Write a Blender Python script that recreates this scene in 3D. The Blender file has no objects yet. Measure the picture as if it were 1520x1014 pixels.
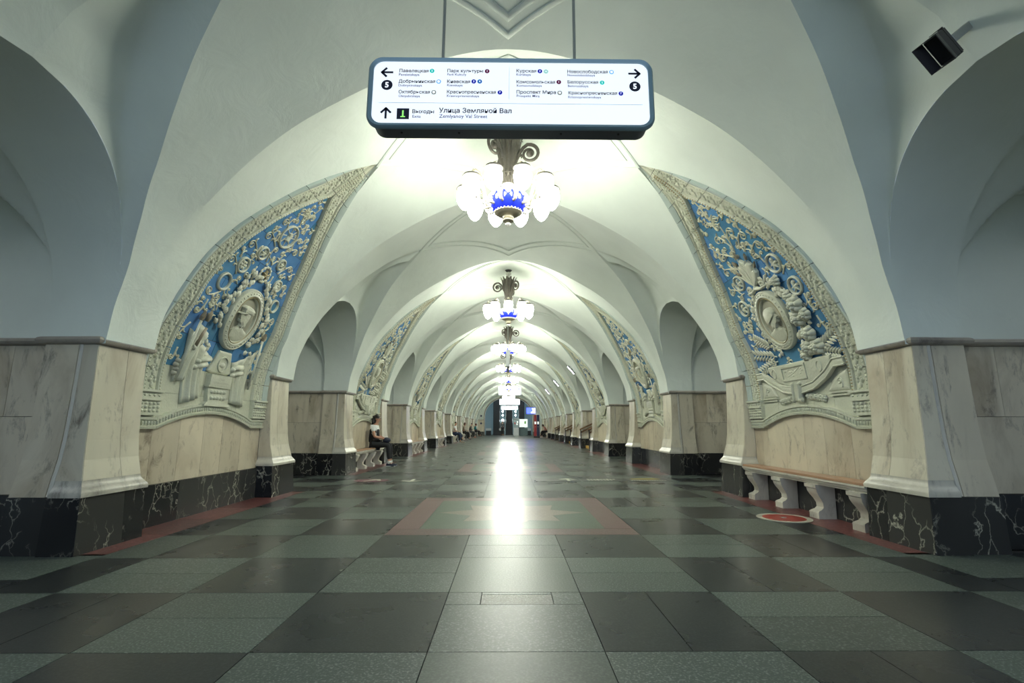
import bpy, bmesh, math, random
import numpy as np
from mathutils import Vector, Matrix, Euler
random.seed(7)
pi = math.pi
SC = bpy.context.scene
COL = SC.collection

# ------------------------------------------------------------------ camera
cam = bpy.data.cameras.new('camera')
cam.lens = 722.2 / 1520 * 36
cam.sensor_width = 36
cam.clip_end = 300
camo = bpy.data.objects.new('camera', cam)
COL.objects.link(camo)
camo.location = (.0126, 0, 1.08)
camo.rotation_euler = (pi / 2 + .173, 0, -.0065)
SC.camera = camo
# ------------------------------------------------------------------ world, exposure
w = bpy.data.worlds.new('world')
SC.world = w
w.use_nodes = True
w.node_tree.nodes['Background'].inputs[0].default_value = (.60, .77, 1.0, 1)
w.node_tree.nodes['Background'].inputs[1].default_value = .85
SC.view_settings.view_transform = 'Standard'
SC.view_settings.look = 'None'
SC.view_settings.gamma = 1
SC.view_settings.use_curve_mapping = False
SC.view_settings.exposure = 1.2

# ------------------------------------------------------------------ layout constants (metres)
P = 6.9                 # bay period: one pylon with its ceramic panel and one passage
C0 = 6.48               # centre of the first pylon
HB = P / 4              # half length of one vault bay
NP = 8                  # pylons on each side
FX = .05                # middle of the floor pattern
TILE = .8646
ROW0 = 2.591            # y of the front edge of floor row 0
END = C0 + (NP - 1) * P + HB + 2 * HB     # end wall
pyl = [C0 + P * i for i in range(NP)]
pas = [C0 - P / 2 + P * i for i in range(NP + 1)]

# ------------------------------------------------------------------ materials
def nt(name):
    m = bpy.data.materials.new(name)
    m.use_nodes = True
    return m, m.node_tree.nodes, m.node_tree.links

def flat(name, col, rough=.5, metal=0, emit=0, noise=0, scale=20, bump=0, spec=.5):
    m, n, l = nt(name)
    b = n['Principled BSDF']
    b.inputs['Base Color'].default_value = (*col, 1)
    b.inputs['Roughness'].default_value = rough
    b.inputs['Metallic'].default_value = metal
    b.inputs['Specular IOR Level'].default_value = spec
    if emit:
        b.inputs['Emission Color'].default_value = (*col, 1)
        b.inputs['Emission Strength'].default_value = emit
    if noise or bump:
        tc = n.new('ShaderNodeTexCoord')
        nz = n.new('ShaderNodeTexNoise')
        nz.inputs['Scale'].default_value = scale
        nz.inputs['Detail'].default_value = 5
        l.new(tc.outputs['Object'], nz.inputs['Vector'])
        if noise:
            mx = n.new('ShaderNodeMixRGB')
            mx.inputs[1].default_value = (*[c * (1 - noise) for c in col], 1)
            mx.inputs[2].default_value = (*[min(1, c * (1 + noise)) for c in col], 1)
            l.new(nz.outputs['Fac'], mx.inputs[0])
            l.new(mx.outputs[0], b.inputs['Base Color'])
        if bump:
            bp = n.new('ShaderNodeBump')
            bp.inputs['Strength'].default_value = bump
            bp.inputs['Distance'].default_value = .01
            l.new(nz.outputs['Fac'], bp.inputs['Height'])
            l.new(bp.outputs[0], b.inputs['Normal'])
    return m

def coords(n, l, spread=30.0):
    """object coordinates moved by a random step per object, so pieces that share a mesh differ"""
    tc = n.new('ShaderNodeTexCoord')
    oi = n.new('ShaderNodeObjectInfo')
    mu = n.new('ShaderNodeMath'); mu.operation = 'MULTIPLY'; mu.inputs[1].default_value = spread
    l.new(oi.outputs['Random'], mu.inputs[0])
    ad = n.new('ShaderNodeVectorMath'); ad.operation = 'ADD'
    l.new(tc.outputs['Object'], ad.inputs[0])
    l.new(mu.outputs[0], ad.inputs[1])
    return ad.outputs[0], oi.outputs['Random']

def ramp(n, stops):
    r = n.new('ShaderNodeValToRGB')
    el = r.color_ramp.elements
    el[0].position, el[0].color = stops[0][0], (*stops[0][1], 1)
    el[1].position, el[1].color = stops[-1][0], (*stops[-1][1], 1)
    for p, c in stops[1:-1]:
        e = el.new(p); e.color = (*c, 1)
    return r

def plaster(name, col):
    m, n, l = nt(name)
    b = n['Principled BSDF']
    b.inputs['Roughness'].default_value = .62
    b.inputs['Specular IOR Level'].default_value = .25
    tc = n.new('ShaderNodeTexCoord')
    a = n.new('ShaderNodeTexNoise'); a.inputs['Scale'].default_value = 1.1; a.inputs['Detail'].default_value = 6
    l.new(tc.outputs['Object'], a.inputs['Vector'])
    r = ramp(n, [(.3, tuple(c * .93 for c in col)), (.7, tuple(min(1, c * 1.04) for c in col))])
    l.new(a.outputs['Fac'], r.inputs[0])
    l.new(r.outputs[0], b.inputs['Base Color'])
    f = n.new('ShaderNodeTexNoise'); f.inputs['Scale'].default_value = 3.2; f.inputs['Detail'].default_value = 9; f.inputs['Roughness'].default_value = .55; f.inputs['Distortion'].default_value = .6
    l.new(tc.outputs['Object'], f.inputs['Vector'])
    bp = n.new('ShaderNodeBump'); bp.inputs['Strength'].default_value = .2; bp.inputs['Distance'].default_value = .05
    l.new(f.outputs['Fac'], bp.inputs['Height'])
    l.new(bp.outputs[0], b.inputs['Normal'])
    return m

def marble(name, c1, c2, vein, rough=.28, stretch=(1, 1, .35), vs=2.2):
    m, n, l = nt(name)
    b = n['Principled BSDF']
    b.inputs['Roughness'].default_value = rough
    v, rnd = coords(n, l)
    mp = n.new('ShaderNodeMapping')
    mp.inputs['Rotation'].default_value = (.5, .6, .3)
    mp.inputs['Scale'].default_value = stretch
    l.new(v, mp.inputs['Vector'])
    a = n.new('ShaderNodeTexNoise'); a.inputs['Scale'].default_value = 1.7; a.inputs['Detail'].default_value = 8; a.inputs['Roughness'].default_value = .6; a.inputs['Distortion'].default_value = .8
    l.new(mp.outputs[0], a.inputs['Vector'])
    r = ramp(n, [(.30, c2), (.50, c1), (.72, tuple(min(1, c * 1.12) for c in c1))])
    l.new(a.outputs['Fac'], r.inputs[0])
    f = n.new('ShaderNodeTexNoise'); f.inputs['Scale'].default_value = vs * 3; f.inputs['Detail'].default_value = 14; f.inputs['Roughness'].default_value = .74; f.inputs['Distortion'].default_value = .5
    l.new(mp.outputs[0], f.inputs['Vector'])
    vr = ramp(n, [(.30, (.95, .95, .95)), (.385, (.40, .40, .40)), (.46, (0, 0, 0))])
    l.new(f.outputs['Fac'], vr.inputs[0])
    mx = n.new('ShaderNodeMixRGB'); mx.inputs[2].default_value = (*vein, 1)
    l.new(vr.outputs[0], mx.inputs[0]); l.new(r.outputs[0], mx.inputs[1])
    hv = n.new('ShaderNodeHueSaturation')
    mr = n.new('ShaderNodeMapRange'); mr.inputs[3].default_value = .86; mr.inputs[4].default_value = 1.10
    l.new(rnd, mr.inputs[0]); l.new(mr.outputs[0], hv.inputs['Value'])
    l.new(mx.outputs[0], hv.inputs['Color']); l.new(hv.outputs[0], b.inputs['Base Color'])
    return m

def black_marble(name):
    m, n, l = nt(name)
    b = n['Principled BSDF']
    b.inputs['Roughness'].default_value = .2
    v, rnd = coords(n, l)
    nz = n.new('ShaderNodeTexNoise'); nz.inputs['Scale'].default_value = 5.0; nz.inputs['Detail'].default_value = 9
    l.new(v, nz.inputs['Vector'])
    mxv = n.new('ShaderNodeMixRGB'); mxv.blend_type = 'ADD'; mxv.inputs[0].default_value = .30
    l.new(v, mxv.inputs[1]); l.new(nz.outputs['Color'], mxv.inputs[2])
    mp = n.new('ShaderNodeMapping'); mp.inputs['Scale'].default_value = (1.0, 1.0, .38); mp.inputs['Rotation'].default_value = (.4, .5, .1)
    l.new(mxv.outputs[0], mp.inputs['Vector'])
    vo = n.new('ShaderNodeTexVoronoi'); vo.feature = 'DISTANCE_TO_EDGE'; vo.inputs['Scale'].default_value = 6.5
    l.new(mp.outputs[0], vo.inputs['Vector'])
    vr = ramp(n, [(.0, (.9, .9, .9)), (.012, (.35, .35, .35)), (.04, (0, 0, 0))])
    l.new(vo.outputs['Distance'], vr.inputs[0])
    n2 = n.new('ShaderNodeTexNoise'); n2.inputs['Scale'].default_value = 2.1; n2.inputs['Detail'].default_value = 3
    l.new(v, n2.inputs['Vector'])
    kr = ramp(n, [(.42, (0, 0, 0)), (.66, (1, 1, 1))])
    l.new(n2.outputs['Fac'], kr.inputs[0])
    mu = n.new('ShaderNodeMixRGB'); mu.blend_type = 'MULTIPLY'; mu.inputs[0].default_value = 1
    l.new(vr.outputs[0], mu.inputs[1]); l.new(kr.outputs[0], mu.inputs[2])
    base = n.new('ShaderNodeMixRGB'); base.inputs[1].default_value = (.012, .013, .015, 1); base.inputs[2].default_value = (.045, .045, .042, 1)
    l.new(rnd, base.inputs[0])
    mx = n.new('ShaderNodeMixRGB'); mx.inputs[2].default_value = (.62, .60, .48, 1)
    l.new(mu.outputs[0], mx.inputs[0]); l.new(base.outputs[0], mx.inputs[1])
    l.new(mx.outputs[0], b.inputs['Base Color'])
    return m

def granite(name, col, speck, rough=.26, var=.25, fs=85, spec=.4):
    m, n, l = nt(name)
    b = n['Principled BSDF']; b.inputs['Specular IOR Level'].default_value = spec
    v, rnd = coords(n, l)
    a = n.new('ShaderNodeTexNoise'); a.inputs['Scale'].default_value = fs; a.inputs['Detail'].default_value = 2
    l.new(v, a.inputs['Vector'])
    r = ramp(n, [(.38, tuple(c * .75 for c in col)), (.55, col), (.68, speck)])
    l.new(a.outputs['Fac'], r.inputs[0])
    g = n.new('ShaderNodeTexNoise'); g.inputs['Scale'].default_value = 3; g.inputs['Detail'].default_value = 6
    l.new(v, g.inputs['Vector'])
    hv = n.new('ShaderNodeHueSaturation')
    ad = n.new('ShaderNodeMath'); ad.operation = 'MULTIPLY_ADD'; ad.inputs[1].default_value = .5
    l.new(g.outputs['Fac'], ad.inputs[0]); l.new(rnd, ad.inputs[2])
    mr = n.new('ShaderNodeMapRange'); mr.inputs[1].default_value = 0; mr.inputs[2].default_value = 1.5
    mr.inputs[3].default_value = 1 - var; mr.inputs[4].default_value = 1 + var
    l.new(ad.outputs[0], mr.inputs[0]); l.new(mr.outputs[0], hv.inputs['Value'])
    l.new(r.outputs[0], hv.inputs['Color']); l.new(hv.outputs[0], b.inputs['Base Color'])
    rr = n.new('ShaderNodeMapRange'); rr.inputs[3].default_value = rough - .02; rr.inputs[4].default_value = rough + .04
    l.new(g.outputs['Fac'], rr.inputs[0]); l.new(rr.outputs[0], b.inputs['Roughness'])
    bp = n.new('ShaderNodeBump'); bp.inputs['Strength'].default_value = .06; bp.inputs['Distance'].default_value = .004
    l.new(a.outputs['Fac'], bp.inputs['Height']); l.new(bp.outputs[0], b.inputs['Normal'])
    return m

def wood(name, c1, c2, rough=.35):
    m, n, l = nt(name)
    b = n['Principled BSDF']; b.inputs['Roughness'].default_value = rough
    tc = n.new('ShaderNodeTexCoord')
    mp = n.new('ShaderNodeMapping'); mp.inputs['Scale'].default_value = (1.2, 26, 26)
    l.new(tc.outputs['Object'], mp.inputs['Vector'])
    a = n.new('ShaderNodeTexNoise'); a.inputs['Scale'].default_value = 2; a.inputs['Detail'].default_value = 6; a.inputs['Distortion'].default_value = .4
    l.new(mp.outputs[0], a.inputs['Vector'])
    r = ramp(n, [(.3, c2), (.7, c1)])
    l.new(a.outputs['Fac'], r.inputs[0]); l.new(r.outputs[0], b.inputs['Base Color'])
    return m

MAT = dict(
    plaster=plaster('plaster', (.73, .785, .715)),
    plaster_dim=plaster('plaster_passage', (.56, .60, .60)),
    marble=marble('marble_beige', (.63, .58, .45), (.42, .35, .25), (.17, .14, .11)),
    marble_wall=marble('marble_grey', (.62, .56, .43), (.36, .30, .21), (.10, .085, .07)),
    marble_panel=marble('marble_recess', (.60, .53, .40), (.42, .34, .24), (.22, .17, .12), stretch=(1, 1, .55)),
    marble_mould=marble('marble_mould', (.60, .57, .48), (.46, .43, .36), (.22, .2, .17), vs=1.2),
    cornice=marble('marble_cornice', (.40, .36, .30), (.26, .23, .20), (.12, .1, .1), vs=1.2),
    black=black_marble('marble_black'),
    mortar=flat('mortar', (.10, .095, .085), .9),
    grout=flat('grout', (.03, .03, .028), .9),
    dark=granite('granite_dark', (.024, .028, .028), (.036, .040, .040), .27, .25, spec=.3),
    light=granite('granite_light', (.070, .090, .076), (.18, .205, .185), .35, .26),
    mid=granite('granite_mid', (.080, .102, .082), (.12, .14, .12), .35, .2),
    pink=granite('granite_pink', (.15, .078, .076), (.22, .13, .125), .3, .15),
    rose=granite('granite_rose', (.22, .17, .135), (.29, .235, .195), .3, .15),
    green=granite('granite_green', (.085, .125, .09), (.13, .16, .13), .3, .15),
    redstone=granite('red_marble', (.13, .045, .042), (.20, .08, .07), .35, .35, 30),
    faience=flat('faience_cream', (.56, .57, .45), .32, noise=.10, scale=34, bump=.35),
    faience_grey=flat('faience_grey', (.46, .53, .49), .22, noise=.1, scale=5),
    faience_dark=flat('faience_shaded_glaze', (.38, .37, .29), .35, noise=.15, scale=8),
    gilt=flat('gilt_line', (.40, .33, .18), .3),
    brown=flat('brown_glaze', (.26, .22, .15), .3),
    vine=flat('vine_cream', (.62, .61, .45), .35),
    wood=wood('bench_wood', (.46, .27, .16), (.33, .18, .10)),
    rail_wood=wood('rail_wood', (.22, .12, .055), (.12, .065, .03)),
    bronze=flat('bronze_grey', (.095, .085, .07), .45, .4, noise=.2, scale=25),
    brass=flat('pale_brass', (.36, .33, .25), .4, .4),
    porcelain=flat('porcelain', (.62, .62, .56), .25),
    cobalt=flat('cobalt_glass', (.012, .022, .36), .12),
    globe=flat('globe_glass', (.98, 1.0, .88), .3, emit=20),
    signface=flat('sign_face', (.90, .945, 1.0), .4, emit=.33),
    signface_far=flat('sign_face_far', (.95, .97, 1.0), .4, emit=.9),
    signframe=flat('sign_frame', (.22, .33, .38), .35, .2),
    signbody=flat('sign_body', (.10, .115, .145), .4, .2),
    ink=flat('ink_navy', (.004, .006, .03), .6),
    ink2=flat('ink_blue', (.02, .035, .22), .6),
    rule=flat('rule_line', (.45, .62, .78), .6),
    white=flat('white_print', (.9, .93, 1.0), .5, emit=.4),
    lit_green=flat('green_digit', (.30, .85, .18), .5, emit=.4),
    black_paint=flat('black_paint', (.02, .02, .026), .45),
    steel=flat('steel', (.4, .42, .42), .35, .7),
    charcoal=flat('charcoal_case', (.035, .033, .036), .45, .1),
    lens=flat('lamp_lens', (.008, .008, .014), .12),
    galv=flat('galvanised', (.34, .36, .35), .5, .4),
    led=flat('led_strip', (.9, .95, 1.0), .4, emit=7),
    lobby_led=flat('lobby_lamp_glass', (.85, .97, 1.0), .4, emit=22),
    platform_led=flat('platform_diffuser', (.92, .97, 1.0), .4, emit=34),
    led_pink=flat('led_strip_pink', (.95, .8, 1.0), .4, emit=4),
    disc_red=flat('disc_red', (.34, .045, .03), .4, noise=.2, scale=18),
    disc_white=flat('disc_rim', (.46, .44, .36), .5),
    plate=flat('floor_plate', (.05, .053, .048), .4),
    plate_pink=flat('floor_plate_pink', (.17, .06, .08), .4),
    plate_white=flat('floor_plate_white', (.55, .55, .45), .5),
    plate_yellow=flat('floor_plate_yellow', (.33, .26, .05), .5),
    patch=granite('granite_patch', (.20, .195, .165), (.30, .30, .27), .4, .1),
    yellow=flat('step_yellow', (.62, .38, .08), .5),
    step=flat('step_stone', (.14, .13, .12), .5, noise=.2),
    skin=flat('skin', (.50, .27, .18), .5),
    hair=flat('hair_dark', (.012, .009, .008), .4),
    hair_brown=flat('hair_brown', (.10, .04, .025), .45),
    cloth_white=flat('cloth_white', (.72, .73, .72), .8),
    cloth_black=flat('cloth_black', (.012, .013, .016), .8),
    cloth_navy=flat('cloth_navy', (.015, .02, .045), .7),
    cloth_grey=flat('cloth_grey', (.07, .075, .08), .8),
    cloth_beige=flat('cloth_beige', (.33, .28, .22), .8),
    cloth_teal=flat('cloth_teal', (.01, .22, .24), .8),
    cloth_denim=flat('cloth_denim', (.025, .04, .085), .8),
    cloth_pink=flat('cloth_pink', (.45, .20, .16), .8),
    dark_wall=flat('dark_wall', (.02, .023, .027), .5),
    far_wall=flat('far_wall', (.10, .15, .16), .6),
    far_teal=flat('far_teal', (.42, .56, .58), .6),
    glass_booth=flat('booth_glass', (.25, .33, .33), .15),
    booth_print=flat('booth_poster', (.7, .75, .72), .5, emit=.4),
    info_red=flat('info_red', (.36, .03, .035), .4),
    info_blue=flat('info_blue', (.012, .018, .08), .4),
    screen=flat('screen_blue', (.03, .05, .95), .3, emit=3),
    screen_white=flat('screen_white', (.8, .85, 1), .3, emit=3),
    c_teal=flat('badge_teal', (.0, .62, .52), .5, emit=.2), c_red=flat('badge_red', (.32, .01, .10), .5),
    c_sky=flat('badge_sky', (.16, .45, .85), .5, emit=.2), c_blue=flat('badge_blue', (.01, .02, .75), .5),
    c_olive=flat('badge_olive', (.36, .34, .22), .5), c_cyan=flat('badge_cyan', (.02, .32, .9), .5),
    c_mint=flat('badge_mint', (.40, .72, .62), .5, emit=.2),
)

def blue_mat():
    m, n, l = nt('blue_glaze')
    b = n['Principled BSDF']; b.inputs['Roughness'].default_value = .22
    v, rnd = coords(n, l)
    a = n.new('ShaderNodeTexNoise'); a.inputs['Scale'].default_value = 4; a.inputs['Detail'].default_value = 5
    l.new(v, a.inputs['Vector'])
    r = ramp(n, [(.3, (.075, .20, .42)), (.7, (.115, .275, .52))])
    l.new(a.outputs['Fac'], r.inputs[0])
    hv = n.new('ShaderNodeHueSaturation')
    mr = n.new('ShaderNodeMapRange'); mr.inputs[3].default_value = .8; mr.inputs[4].default_value = 1.12
    l.new(rnd, mr.inputs[0]); l.new(mr.outputs[0], hv.inputs['Value'])
    mh = n.new('ShaderNodeMapRange'); mh.inputs[3].default_value = .478; mh.inputs[4].default_value = .505
    l.new(rnd, mh.inputs[0]); l.new(mh.outputs[0], hv.inputs['Hue'])
    l.new(r.outputs[0], hv.inputs['Color']); l.new(hv.outputs[0], b.inputs['Base Color'])
    return m
MAT['blue'] = blue_mat()

# ------------------------------------------------------------------ mesh helpers
class MB:
    def __init__(s): s.v = []; s.f = []; s.mi = []; s.cur = 0
    def add(s, vs, fs):
        o = len(s.v); s.v += [tuple(p) for p in vs]
        s.f += [tuple(i + o for i in f) for f in fs]; s.mi += [s.cur] * len(fs)
    def join(s, other):
        o = len(s.v); s.v += other.v; s.f += [tuple(i + o for i in f) for f in other.f]; s.mi += [s.cur] * len(other.f)
    def grid(s, fn, U, V):
        nu, nv = len(U), len(V)
        s.add([fn(u, v) for v in V for u in U],
              [(j * nu + i, j * nu + i + 1, (j + 1) * nu + i + 1, (j + 1) * nu + i) for j in range(nv - 1) for i in range(nu - 1)])
    def solid(s, fn, U, V, th):
        """closed slab: fn(u, v, n) is the face at n = 0 and its back at n = -th"""
        nu, nv = len(U), len(V); N = nu * nv
        vs = [fn(u, v, 0) for v in V for u in U] + [fn(u, v, -th) for v in V for u in U]
        fs = []
        for j in range(nv - 1):
            for i in range(nu - 1):
                a, b, c, d = j * nu + i, j * nu + i + 1, (j + 1) * nu + i + 1, (j + 1) * nu + i
                fs += [(a, b, c, d), (d + N, c + N, b + N, a + N)]
        for i in range(nu - 1):
            fs += [(i, i + N, i + 1 + N, i + 1)]
            k = (nv - 1) * nu + i; fs += [(k + 1, k + 1 + N, k + N, k)]
        for j in range(nv - 1):
            k = j * nu; fs += [(k + nu, k + nu + N, k + N, k)]
            k = j * nu + nu - 1; fs += [(k, k + N, k + nu + N, k + nu)]
        s.add(vs, fs)
    def box(s, x0, x1, y0, y1, z0, z1):
        s.add([(x, y, z) for z in (z0, z1) for y in (y0, y1) for x in (x0, x1)],
              [(0, 2, 3, 1), (4, 5, 7, 6), (0, 1, 5, 4), (2, 6, 7, 3), (0, 4, 6, 2), (1, 3, 7, 5)])
    def bbox(s, x0, x1, y0, y1, z0, z1, b=.004):
        """box with bevelled edges, cheap: an octagonal-rim box"""
        bm = bmesh.new()
        M = Matrix.Translation(((x0 + x1) / 2, (y0 + y1) / 2, (z0 + z1) / 2)) @ Matrix.Diagonal((x1 - x0, y1 - y0, z1 - z0, 1))
        bmesh.ops.create_cube(bm, size=1, matrix=M)
        bmesh.ops.bevel(bm, geom=bm.edges[:], offset=b, segments=1, affect='EDGES', profile=.5)
        s.bm(bm)
    def bm(s, bm):
        bm.verts.index_update()
        s.add([v.co[:] for v in bm.verts], [[v.index for v in f.verts] for f in bm.faces]); bm.free()
    def tube(s, pts, r, k=8, caps=True):
        pts = [Vector(p) for p in pts]; n = len(pts)
        rr = r if isinstance(r, (list, tuple)) else [r] * n
        vs = []; up = None
        for i, p in enumerate(pts):
            t = (pts[min(i + 1, n - 1)] - pts[max(i - 1, 0)]).normalized()
            if up is None:
                up = Vector((0, 0, 1)) if abs(t.z) < .9 else Vector((1, 0, 0))
            a = t.cross(up).normalized(); up = a.cross(t).normalized()
            for j in range(k):
                q = 2 * pi * j / k
                vs.append(p + (a * math.cos(q) + up * math.sin(q)) * rr[i])
        fs = [(i * k + j, i * k + (j + 1) % k, (i + 1) * k + (j + 1) % k, (i + 1) * k + j) for i in range(n - 1) for j in range(k)]
        if caps: fs += [tuple(range(k - 1, -1, -1)), tuple((n - 1) * k + j for j in range(k))]
        s.add(vs, fs)
    def lathe(s, prof, k=24, c=(0, 0, 0), flute=0, nf=0):
        vs = []
        for r, z in prof:
            for j in range(k):
                q = 2 * pi * j / k
                rr = r * (1 + flute * math.cos(nf * q)) if nf else r
                vs.append((c[0] + rr * math.cos(q), c[1] + rr * math.sin(q), c[2] + z))
        n = len(prof)
        fs = [(i * k + j, i * k + (j + 1) % k, (i + 1) * k + (j + 1) % k, (i + 1) * k + j) for i in range(n - 1) for j in range(k)]
        fs += [tuple(range(k - 1, -1, -1)), tuple((n - 1) * k + j for j in range(k))]
        s.add(vs, fs)
    def extrude(s, poly, fn, d):
        """poly: 2D outline, fn(a, b, t) with t 0..d"""
        n = len(poly)
        s.add([fn(a, b, 0) for a, b in poly] + [fn(a, b, d) for a, b in poly],
              [tuple(range(n)), tuple(range(2 * n - 1, n - 1, -1))] + [(i, i + n, (i + 1) % n + n, (i + 1) % n) for i in range(n)])
    def mesh(s, name, mats, smooth=False, fix=True):
        me = bpy.data.meshes.new(name)
        me.from_pydata(s.v, [], s.f)
        for m in (mats if isinstance(mats, (list, tuple)) else [mats]):
            me.materials.append(MAT[m] if isinstance(m, str) else m)
        if any(s.mi): me.polygons.foreach_set('material_index', s.mi)
        if fix:
            bm = bmesh.new(); bm.from_mesh(me)
            bmesh.ops.recalc_face_normals(bm, faces=bm.faces); bm.to_mesh(me); bm.free()
        if smooth == 'auto':
            me.polygons.foreach_set('use_smooth', [True] * len(me.polygons))
            me.set_sharp_from_angle(angle=math.radians(38))
        elif smooth:
            me.polygons.foreach_set('use_smooth', [True] * len(me.polygons))
        me.update()
        return me
    def build(s, name, mats, parent=None, loc=(0, 0, 0), rot=(0, 0, 0), smooth=False, fix=True):
        return put(name, s.mesh(name, mats, smooth, fix), parent, loc, rot)

def put(name, me, parent=None, loc=(0, 0, 0), rot=(0, 0, 0), scale=(1, 1, 1)):
    o = bpy.data.objects.new(name, me)
    COL.objects.link(o)
    o.location = loc; o.rotation_euler = rot; o.scale = scale
    if parent: o.parent = parent
    return o
def tag(o, label, cat, group=None, kind=None):
    o['label'] = label; o['category'] = cat
    if group: o['group'] = group
    if kind: o['kind'] = kind
    return o
def struct(o, label=None, cat=None):
    o['kind'] = 'structure'
    if label: o['label'] = label; o['category'] = cat
    return o
def empty(name, loc=(0, 0, 0), rz=0, parent=None):
    o = bpy.data.objects.new(name, None)
    COL.objects.link(o); o.location = loc; o.rotation_euler = (0, 0, rz)
    o.empty_display_size = .1
    if parent: o.parent = parent
    return o
def lin(a, b, n): return [a + (b - a) * i / (n - 1) for i in range(n)]
# ================================================================== the vault
_pts = [(3.735, 1.88), (3.72, 2.01), (3.69, 2.21), (3.61, 2.456), (3.47, 2.80), (3.28, 3.15), (3.02, 3.50), (2.65, 3.92),
        (2.20, 4.31), (1.53, 4.72), (.95, 4.995), (.45, 5.15), (0, 5.20)]
def catmull(pts, n=12):
    out = []
    q = [pts[0]] + pts + [(-pts[-2][0], pts[-2][1])]
    for i in range(1, len(q) - 2):
        p0, p1, p2, p3 = [np.array(a) for a in q[i - 1:i + 3]]
        for k in range(n):
            t = k / n
            out.append(.5 * (2 * p1 + (p2 - p0) * t + (2 * p0 - 5 * p1 + 4 * p2 - p3) * t * t + (3 * p1 - p0 - 3 * p2 + p3) * t ** 3))
    out.append(np.array(pts[-1])); return np.array(out)
_D = catmull(_pts)
_DT = np.concatenate([[0], np.cumsum(np.hypot(*np.diff(_D, axis=0).T))])
TT = _DT[-1]
def prof(t):
    x = float(np.interp(t, _DT, _D[:, 0])); z = float(np.interp(t, _DT, _D[:, 1]))
    e = .02
    a, b = max(0, t - e), min(TT, t + e)
    dx = np.interp(b, _DT, _D[:, 0]) - np.interp(a, _DT, _D[:, 0]); dz = np.interp(b, _DT, _D[:, 1]) - np.interp(a, _DT, _D[:, 1])
    L = math.hypot(dx, dz)
    if t >= TT - 1e-6: return 0.0, z, 0.0, 1.0
    return x, z, dz / L, -dx / L          # point and outward normal
def t_of_z(z): return float(np.interp(z, _D[:, 1], _DT))
def vpt(t, dy, off=0.0):
    x, z, nx, nz = prof(t)
    wgt = max(0, (z - 1.95) / 3.25) ** 1.15
    o = .29 * wgt * (1 - (dy / HB) ** 2) + off
    return x + nx * o, z + nz * o
TIP = 4.62
LP = [(1.0, 1.37), (1.88, 1.37), (2.2, 1.36), (2.5, 1.325), (3.0, 1.21), (3.4, 1.05), (3.65, .89), (4.05, .59), (4.35, .31), (TIP, 0)]
LQ = [(1.88, 1.452), (2.2, 1.446), (2.4, 1.43), (2.6, 1.395), (3.0, 1.25), (3.4, 1.04), (3.8, .78), (4.2, .48), (4.45, .24), (TIP, 0)]
def smooth_tab(tab):
    a = np.array(tab); zs = np.linspace(a[0, 0], a[-1, 0], 300)
    ws = np.interp(zs, a[:, 0], a[:, 1])
    k = np.ones(13) / 13
    pad = np.concatenate([[ws[0]] * 6, ws, ws[-1] - (ws[-2] - ws[-1]) * -np.arange(1, 7)])
    s = np.convolve(pad, k, 'valid'); s[-1] = 0
    return lambda z: float(np.interp(z, zs, np.maximum(s, 0))) if z <= TIP else 0.0
lp, lq = smooth_tab(LP), smooth_tab(LQ)
zr = list(np.linspace(1.88, 3.2, 14)) + list(np.linspace(3.25, 3.63, 16)) + list(np.linspace(3.68, TIP, 16))
rows_t = sorted(set([TT] + [t_of_z(z) for z in zr] + list(np.linspace(t_of_z(TIP), TT, 14))))

def bay(mb, yc, fw):
    for sd in (-1, 1):
        for hf in (-1, 1):
            def fn(k, t):
                zz = prof(t)[1]
                wd = fw(zz) if fw else 0
                dy = wd + (HB - wd) * k
                x, z = vpt(t, dy)
                return (sd * x, yc + hf * dy, z)
            mb.grid(fn, lin(0, 1, 11), rows_t)
mb = MB()
bay(mb, C0 - P, None)
for c in pas: bay(mb, c, lq)
for c in pyl: bay(mb, c, lp)
ceiling = struct(mb.build('ceiling', 'plaster', smooth='auto', fix=False), 'cream plaster vault in arched bays with diamond mouldings', 'ceiling')
_b = bmesh.new(); _b.from_mesh(ceiling.data)
bmesh.ops.remove_doubles(_b, verts=_b.verts, dist=.0005); bmesh.ops.recalc_face_normals(_b, faces=_b.faces)
_b.to_mesh(ceiling.data); _b.free()
ceiling.data.polygons.foreach_set('use_smooth', [True] * len(ceiling.data.polygons)); ceiling.data.set_sharp_from_angle(angle=math.radians(14))

# diamond mouldings of the vault
T_TIP = t_of_z(TIP) + .04
def diamond_mesh():
    m = MB()
    sec = [(-.11, .010), (-.11, -.010), (-.08, -.024), (-.05, -.016), (-.045, -.005), (.035, -.005), (.04, -.016), (.065, -.022), (.09, -.010), (.095, .010)]
    corners = [(0, 1.5), (1, 0), (0, -1.5), (-1, 0)]      # (u: 1 = right lancet tip, dy)
    U = TT - T_TIP
    def surf(u, dy, n):
        x, z = vpt(TT - abs(u), dy, -(-n) if n > 0 else n)
        return (math.copysign(x, u), dy, z)
    for i in range(4):
        a, b = np.array(corners[i], float), np.array(corners[(i + 1) % 4], float)
        a[0] *= U; b[0] *= U
        d = (b - a) / np.linalg.norm(b - a); nrm = np.array([-d[1], d[0]])
        def fn(k, t):
            q, h = sec[k]
            # mitre at the corners
            s_ = a + (b - a) * t
            lo = 1 if t < .5 else -1
            p = s_ + nrm * q
            if t in (0, 1):
                m_ = -q * (nrm[0] / d[0] if (abs((a if t == 0 else b)[0]) < 1e-6) else nrm[1] / d[1])
                p = p + d * m_
            return surf(p[0] if abs(p[0]) > 1e-5 else 1e-5, p[1], h)
        m.grid(fn, range(len(sec)), lin(0, 1, 17))
    return m.mesh('ceiling_moulding', 'plaster', 'auto')
dm = diamond_mesh()
for c in sorted(pas + pyl): put('ceiling_moulding', dm, ceiling, (0, c, 0))

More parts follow.
